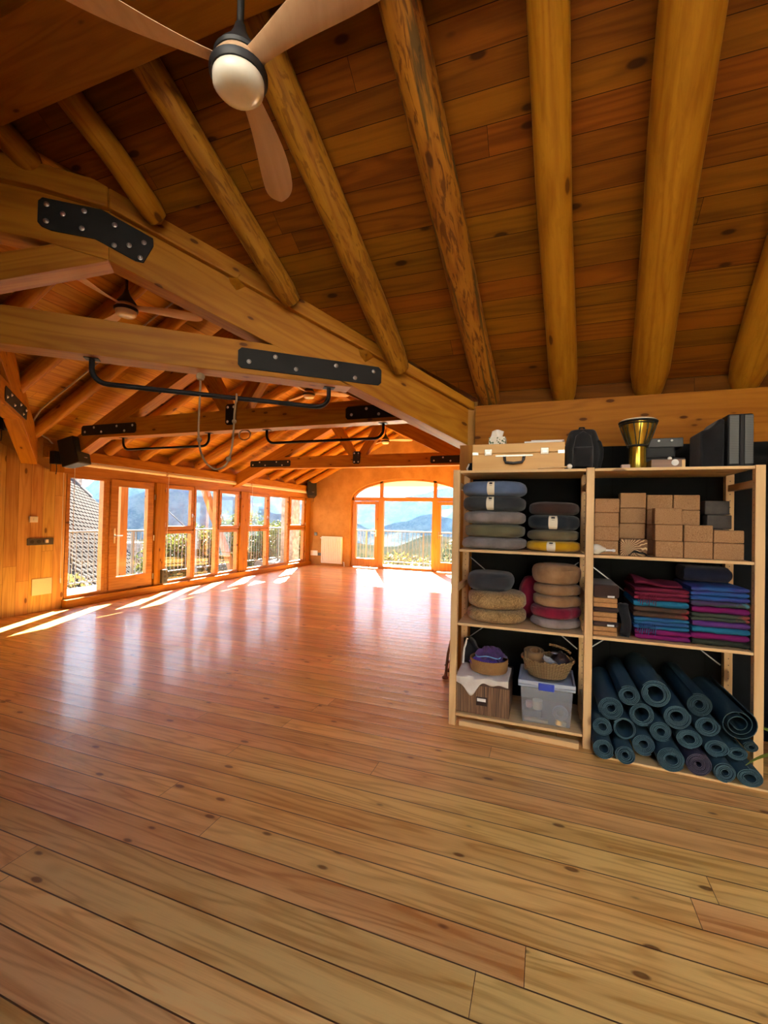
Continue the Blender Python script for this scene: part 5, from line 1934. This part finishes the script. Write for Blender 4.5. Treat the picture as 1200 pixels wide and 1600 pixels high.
# neighbour's house: tiled roof and chimney
M_tile = flat('clay_tile', (.055, .048, .042), .8, nz=.35, nscale=3.0)
hs = thing('neighbour_house', 'neighbour house with a pale tiled roof and stone chimney, seen through the glazed door', 'house', (-18, 10.5, -4))
P1, P2 = Vector((-17.0, 11.6, 2.75)), Vector((-17.0, 15.6, -.55))
ev = (P2 - P1).normalized()
dv = Vector((.8, -.35, -.51)).normalized()
nrm = ev.cross(dv).normalized()
if nrm.z < 0:
    nrm = -nrm
m = MB()
M_stn2 = M_stone
nrow, ncol = 26, 22
A0 = P1 - ev * 1.6
for r in range(nrow):
    for c in range(ncol):
        pass
# courses of half-round tiles running down to the right
rw = .24
LEN = 6.8
vs, fs = [], []
ncou = 34
for r in range(ncou):
    base = A0 + dv * (rw * r)
    nst = 30
    st = LEN / nst
    for k in range(nst):
        q0 = base + ev * (st * k)
        q1 = base + ev * (st * (k + 1.12))
        b0 = len(vs)
        for q, rr, lift in ((q0, .062, .03), (q1, .085, .055)):
            for j in range(5):
                a = pi * j / 4
                vs.append(q + dv * (rr * cos(a)) + nrm * (rr * sin(a) + lift - .02))
        for j in range(4):
            fs.append((b0 + j, b0 + j + 1, b0 + 6 + j, b0 + 5 + j))
m.add(vs, fs)
m.build('roof_tiles', M_tile, hs, solid=.02)
m = MB()
B = [A0 - dv * .2, A0 + ev * LEN - dv * .2, A0 + ev * LEN + dv * (rw * ncou), A0 + dv * (rw * ncou)]
m.add([p - nrm * .02 for p in B] + [p - nrm * .2 for p in B], [(0, 1, 2, 3), (7, 6, 5, 4), (0, 4, 5, 1), (1, 5, 6, 2), (2, 6, 7, 3), (3, 7, 4, 0)])
m.build('roof_deck', flat('shade_tile_channels', (.03, .026, .022), .9), hs)  # deck coloured darker for the shadow in the gaps between tile courses
m = MB(); m.box((-20, 8.0, -6), (-15.0, 13.5, .3))
m.build('walls', M_stone, hs)
ch = MB(); ch.box((-17.6, 11.5, 1.2), (-16.9, 12.15, 2.95))
chm = ch.build('chimney', M_stone, hs, bevel=.03)
cc = MB(); cc.box((-17.5, 11.56, 2.95), (-17.38, 11.68, 3.5)); cc.box((-17.12, 11.97, 2.95), (-17.0, 12.09, 3.5)); cc.box((-17.5, 11.97, 2.95), (-17.38, 12.09, 3.5)); cc.box((-17.12, 11.56, 2.95), (-17.0, 11.68, 3.5))
cc.build('chimney_legs', M_stone, chm)
MB().box((-17.75, 11.4, 3.5), (-16.75, 12.25, 3.6)).build('chimney_cap', M_stone, chm, bevel=.02)
m = MB(); m.tube([P1 + Vector((0, -.1, .10)) + ev * u for u in (0, .8, 1.3)], .14, 10)
m.build('ridge_tiles', M_tile, hs, smooth=True)
t = MB().tube([(-14.0, 12.5, 2.6), (-14.0, 13.55, 1.55), (-14.0, 15.0, .55)], .018, 6).build('overhead_wire', M_blackp, smooth=True)
tag(t, 'dark overhead wire slanting across the view in the glazed door', 'wire')


# ------------------------------------------------------------------ shrubs
def leafmat(name, a, b):
    k = NT(name)
    co = k.coords()
    n = k.noise(co, 5, 3.0)
    k.b.inputs['Transmission Weight'].default_value = 0
    k.fin(k.mix(k.maprange(n, .35, .65), a, b), .5)
    tl = k.node('ShaderNodeBsdfTranslucent')
    k.link(k.mix(n, a, b), tl.inputs[0])
    mx = k.node('ShaderNodeMixShader'); mx.inputs[0].default_value = .4
    k.link(k.b.outputs[0], mx.inputs[1]); k.link(tl.outputs[0], mx.inputs[2])
    k.link(mx.outputs[0], k.out.inputs['Surface'])
    return k.m


M_l1 = leafmat('bay_leaf', (.03, .05, .01), (.07, .085, .018)); M_l2 = leafmat('olive_leaf', (.035, .042, .022), (.07, .068, .035)); M_l3 = leafmat('dry_leaf', (.08, .065, .02), (.11, .09, .03))


def shrub(label, c, r, n, leaf, mat, group, cat='shrub', name='shrub'):
    cx, cy, z0, z1 = c
    t = thing(name, label, cat, (cx, cy, z0), 0, group)
    m = MB()
    vs, fs = [], []
    for i in range(n):
        while True:
            p = Vector((rng.uniform(-1, 1), rng.uniform(-1, 1), rng.uniform(-1, 1)))
            if .45 < p.length < 1:
                break
        k = 1 + .35 * mnoise.noise(p * 2.3 + Vector((cx, cy, 0)))
        p = Vector((cx + p.x * r[0] * k, cy + p.y * r[1] * k, (z0 + z1) / 2 + p.z * (z1 - z0) / 2 * k))
        a = Vector((rng.uniform(-1, 1), rng.uniform(-1, 1), rng.uniform(-.7, 1))).normalized()
        b = a.cross(Vector((rng.uniform(-1, 1), rng.uniform(-1, 1), rng.uniform(-1, 1)))).normalized()
        q = leaf * rng.uniform(.6, 1.3)
        bb = len(vs)
        up = a.cross(b) * q * .12
        vs += [p, p + a * q * .5 + b * q * .26 + up, p + a * q, p + a * q * .5 - b * q * .26 + up]
        fs += [(bb, bb + 1, bb + 2), (bb, bb + 2, bb + 3)]
    m.add(vs, fs)
    m.build('foliage', mat, t)
    m = MB()
    for i in range(7):
        a = 6.28 * i / 7
        m.tube([(cx + .1 * cos(a), cy + .1 * sin(a), z0 - .6), (cx + r[0] * .35 * cos(a), cy + r[1] * .35 * sin(a), (z0 + z1) / 2), (cx + r[0] * .7 * cos(a), cy + r[1] * .7 * sin(a), z1 - .15 * (z1 - z0))], [.04, .025, .01], 6)
    m.build('branches', M_post, t, smooth=True)
    return t


GS = 'shrubs beyond the terrace railing'
for y, zt_, lab in ((9.45, .92, 'leafy shrub seen low through the first casement window after the door'), (10.65, 1.15, 'leafy shrub seen through the tall fixed window of the middle group'),
                    (11.95, 1.5, 'tall leafy shrub seen through the right casement of the middle group'), (13.3, 1.55, 'leafy shrub seen through the left casement of the last window group'),
                    (14.7, 1.3, 'leafy shrub seen through the last fixed window before the end wall'), (16.2, .95, 'leafy shrub seen low through the last casement before the end wall')):
    shrub(lab, (-9.75, y, -1.5, zt_), (.78, .78, 1), 3600, .13, M_l1, GS)
shrub('dry golden shrub below the tiled roof, behind the railing', (-10.6, 7.0, -1.6, .05), (.8, .9, 1), 1500, .14, M_l3, GS)
GT = 'bushes below the end balcony'
for i, (x, y, z0, z1, rr, mt, lab) in enumerate((
        (-5.6, 17.5, -2.2, .05, 1.6, M_l3, 'low pale bush behind the railing in the left leaf of the arched door'),
        (-3.6, 18.5, -2.4, .0, 1.8, M_l2, 'low pale bush behind the railing in the middle of the arched window'),
        (-2.6, 17.2, -2.0, .75, 1.2, M_l2, 'bright leafy bush behind the railing at the right of the middle pane'),
        (-1.2, 17.0, -2.0, .55, 1.2, M_l2, 'bright leafy bush behind the railing in the right leaf of the arched door'))):
    shrub(lab, (x, y, z0, z1), (rr, rr * .8, 1), 2400, .16, mt, GT, 'bush', 'bush')

# ------------------------------------------------------------------ balcony outside the arch
struct(MB().box((-9.0, YE + .32, -.35), (.5, 13.75, -.05)).build('balcony_floor', M_deck))
struct(MB().prism([(YE + .30, 2.72), (13.05, 2.44), (13.05, 2.56), (YE + .30, 2.86)], lambda u, v, t: Vector((t, u, v)), -7.5, .5).build('balcony_canopy', flat('canopy_board', (.72, .64, .52), .7)))
t = thing('balcony_railing', 'pale metal railing on the balcony outside the arched window', 'railing', (-4, 13.6, -.05))
MB().tube([(-7.9, 13.6, 1.05), (.4, 13.6, 1.05)], .02, 10).build('top_rail', M_metal, t, smooth=True)
MB().tube([(-7.9, 13.6, .06), (.4, 13.6, .06)], .014, 8).build('bottom_rail', M_metal, t, smooth=True)
for i in range(5):
    x = -7.5 + i * 1.95
    MB().box((x - .02, 13.58, -.05), (x + .02, 13.62, 1.05)).build('post', M_metal, t)
m = MB()
for i in range(68):
    x = -7.8 + i * .12
    m.box((x - .006, 13.594, .06), (x + .006, 13.606, 1.04))
m.build('balusters', M_metal, t)


# ------------------------------------------------------------------ hills
def hillmat(name, a, b, sc):
    k = NT(name)
    co = k.coords()
    n = k.noise(co, sc, 8.0, .65)
    n2 = k.noise(co, sc * 9, 5.0, .7)
    c = k.mix(k.maprange(k.math('ADD', k.math('MULTIPLY', n, .6), k.math('MULTIPLY', n2, .4)), .4, .6), a, b)
    return k.fin(c, 1.0, spec=0.0)


def interp(x, tab):
    if x <= tab[0][0]:
        return tab[0][1]
    for (a, b), (c, d) in zip(tab, tab[1:]):
        if x <= c:
            u = (x - a) / (c - a)
            u = u * u * (3 - 2 * u)
            return b + (d - b) * u
    return tab[-1][1]


SKY = [(-100, 4.5), (-70, 4), (-62, 2.0), (-57, 1.6), (-54.5, 2.4), (-52.3, 4.2), (-49, 6.4), (-45, 8.5), (-40, 8.2), (-37, 5.2), (-34.5, 3.2), (-32.5, 1.9), (-30, 1.6), (-26, 1.9), (-23.5, 2.15), (-21, 2.6), (-18.5, 2.5), (-16, 3.2), (-12, 4.1), (-8, 4.6), (10, 5), (50, 4)]
MID = [(-100, -1), (-60, .6), (-52, 1.4), (-45, 3.5), (-40, 2.5), (-33, .3), (-28, -.9), (-24, -.6), (-21.5, -1.4), (-18, -.4), (-14, .75), (-11, .2), (-6, 1.2), (40, 1.2)]
LOW = [(-100, -4), (-50, -3.0), (-40, -1.8), (-30, -2.6), (-24, -3.2), (-19, -3.6), (-14, -2.0), (-8, -2.4), (40, -2.5)]


def hill(name, label, tab, D, base, depth, mat, namp, na=240, nr=44, seed=0):
    m = MB()
    a0, a1 = -95, 35

    def fn(u, v):
        az = radians(a0 + (a1 - a0) * u)
        e = interp(a0 + (a1 - a0) * u, tab)
        top = 1.444 + D * math.tan(radians(e))
        w = v ** 1.25
        r = D - depth * (1 - v)
        z = base + (top - base) * w
        p = Vector((sin(az) * r, cos(az) * r, 0))
        n = mnoise.fractal(p * (2.2 / depth) + Vector((seed, 0, 0)), 1.0, 2.0, 6) * namp * (1 - v ** 3) * v ** .4
        ridge = abs(mnoise.noise(Vector((az * 9 + seed, v * 1.5, 2)))) * namp * 1.6 * (1 - v ** 4)
        return Vector((p.x, p.y, z + n - ridge * v + (top - base) * .012 * mnoise.noise(Vector((az * 60, 1, seed)))))
    m.grid(fn, na, nr)
    o = m.build(name, mat, M=Matrix.Identity(4), smooth=True)
    o['label'] = label
    o['category'] = 'hill'
    return o


hill('mountain', 'blue wooded mountain range filling the skyline behind everything', SKY, 1900, -260, 900, hillmat('far_forest', (.018, .034, .03), (.11, .115, .085), .012), 90, 300, 60, 3)
hill('hill', 'middle wooded ridge in front of the mountain range', MID, 820, -150, 420, hillmat('mid_forest', (.02, .034, .026), (.11, .11, .075), .03), 34, 300, 50, 11)
hill('hillside', 'near slope of scrub below the balcony and the terrace', LOW, 260, -30, 235, hillmat('near_scrub', (.010, .016, .008), (.04, .034, .02), .09), 7, 240, 40, 23)
k = NT('valley_haze')
k.N.remove(k.b)
vs_ = k.node('ShaderNodeVolumeScatter')
vs_.inputs['Color'].default_value = (.26, .52, 1.0, 1)
vs_.inputs['Density'].default_value = .00005
vs_.inputs['Anisotropy'].default_value = .3
k.link(vs_.outputs[0], k.out.inputs['Volume'])
hz = MB().box((-2600, 60, -320), (1500, 2400, 330)).build('valley_haze', k.m)
hz['kind'] = 'stuff'
hz['label'] = 'blue haze lying over the valley and the mountains'
hz['category'] = 'haze'

# unseen house added across the lane, in full sun, to bounce fill light inside
t = thing('added_facing_house', 'unseen pale house added across the lane to bounce sunlight into the room', 'house', (-2.5, -14, -.5))
MB().box((-22, -20, -.5), (16, -11, 7.5)).build('walls', flat('pale_render', (.42, .42, .40), .9, nz=.05, nscale=2), t)
MB().prism([(-20.6, 7.4), (-10.4, 7.4), (-15.5, 10.2)], lambda u, v, q: Vector((q, u, v)), -22.5, 16.5).build('roof', M_tile, t)
struct(MB().box((-30, -11, -.6), (25, YB - .16, -.12)).build('lane_ground', M_deck))

# ------------------------------------------------------------------ daylight
SUN_AZ, SUN_EL = radians(-25), radians(27)
wd = bpy.data.worlds.new('sky')
SC.world = wd
wd.use_nodes = True
wn = wd.node_tree.nodes
wl = wd.node_tree.links
bg = wn['Background']
tc = wn.new('ShaderNodeTexCoord')
sx_ = wn.new('ShaderNodeSeparateXYZ')
wl.new(tc.outputs['Generated'], sx_.inputs[0])
rp_ = wn.new('ShaderNodeValToRGB')
els = rp_.color_ramp.elements
els[0].position, els[0].color = 0.0, (.62, .64, .66, 1)
els[1].position, els[1].color = 1.0, (.20, .36, .78, 1)
for p_, c_ in ((.12, (.66, .70, .76, 1)), (.32, (.66, .78, .98, 1)), (.6, (.32, .50, .88, 1))):
    e_ = els.new(p_); e_.color = c_
wl.new(sx_.outputs[2], rp_.inputs[0])
wl.new(rp_.outputs[0], bg.inputs[0])
bg.inputs[1].default_value = 1.7
sl = bpy.data.lights.new('sun', 'SUN')
sl.energy = 60.0
sl.color = (1.0, .90, .72)
sl.angle = radians(.7)
so = bpy.data.objects.new('sun', sl)
COL.objects.link(so)
dirv = Vector((sin(SUN_AZ) * cos(SUN_EL), cos(SUN_AZ) * cos(SUN_EL), sin(SUN_EL)))
so.rotation_euler = dirv.to_track_quat('Z', 'Y').to_euler()
so.location = dirv * 30

# ------------------------------------------------------------------ camera
cam = bpy.data.cameras.new('camera')
co_ = bpy.data.objects.new('camera', cam)
COL.objects.link(co_)
R = ((0.9396095, 0.3415343, 0.0220967), (0.0154716, 0.0221102, -0.9996358), (-0.3418985, 0.9396092, 0.0154908))
rt, dn, fw = (Vector(r) for r in R)
Mc = Matrix((rt, -dn, -fw)).transposed().to_4x4()
Mc.translation = Vector((0, 0, 1.444))
co_.matrix_world = Mc
cam.sensor_fit = 'AUTO'
cam.sensor_width = 36
cam.lens = 692.4 / 1600 * 36
cam.clip_start = .05
cam.clip_end = 6000
SC.camera = co_
vsx = SC.view_settings
vsx.view_transform = 'Standard'
vsx.look = 'None'
vsx.gamma = 1
vsx.use_curve_mapping = False
vsx.exposure = 1.36
cy = SC.cycles
cy.max_bounces = 10
cy.diffuse_bounces = 6
cy.glossy_bounces = 4
cy.transparent_max_bounces = 16
cy.transmission_bounces = 4
cy.volume_bounces = 0
cy.caustics_reflective = False
cy.caustics_refractive = False
cy.sample_clamp_indirect = 6.0
cy.use_denoising = True
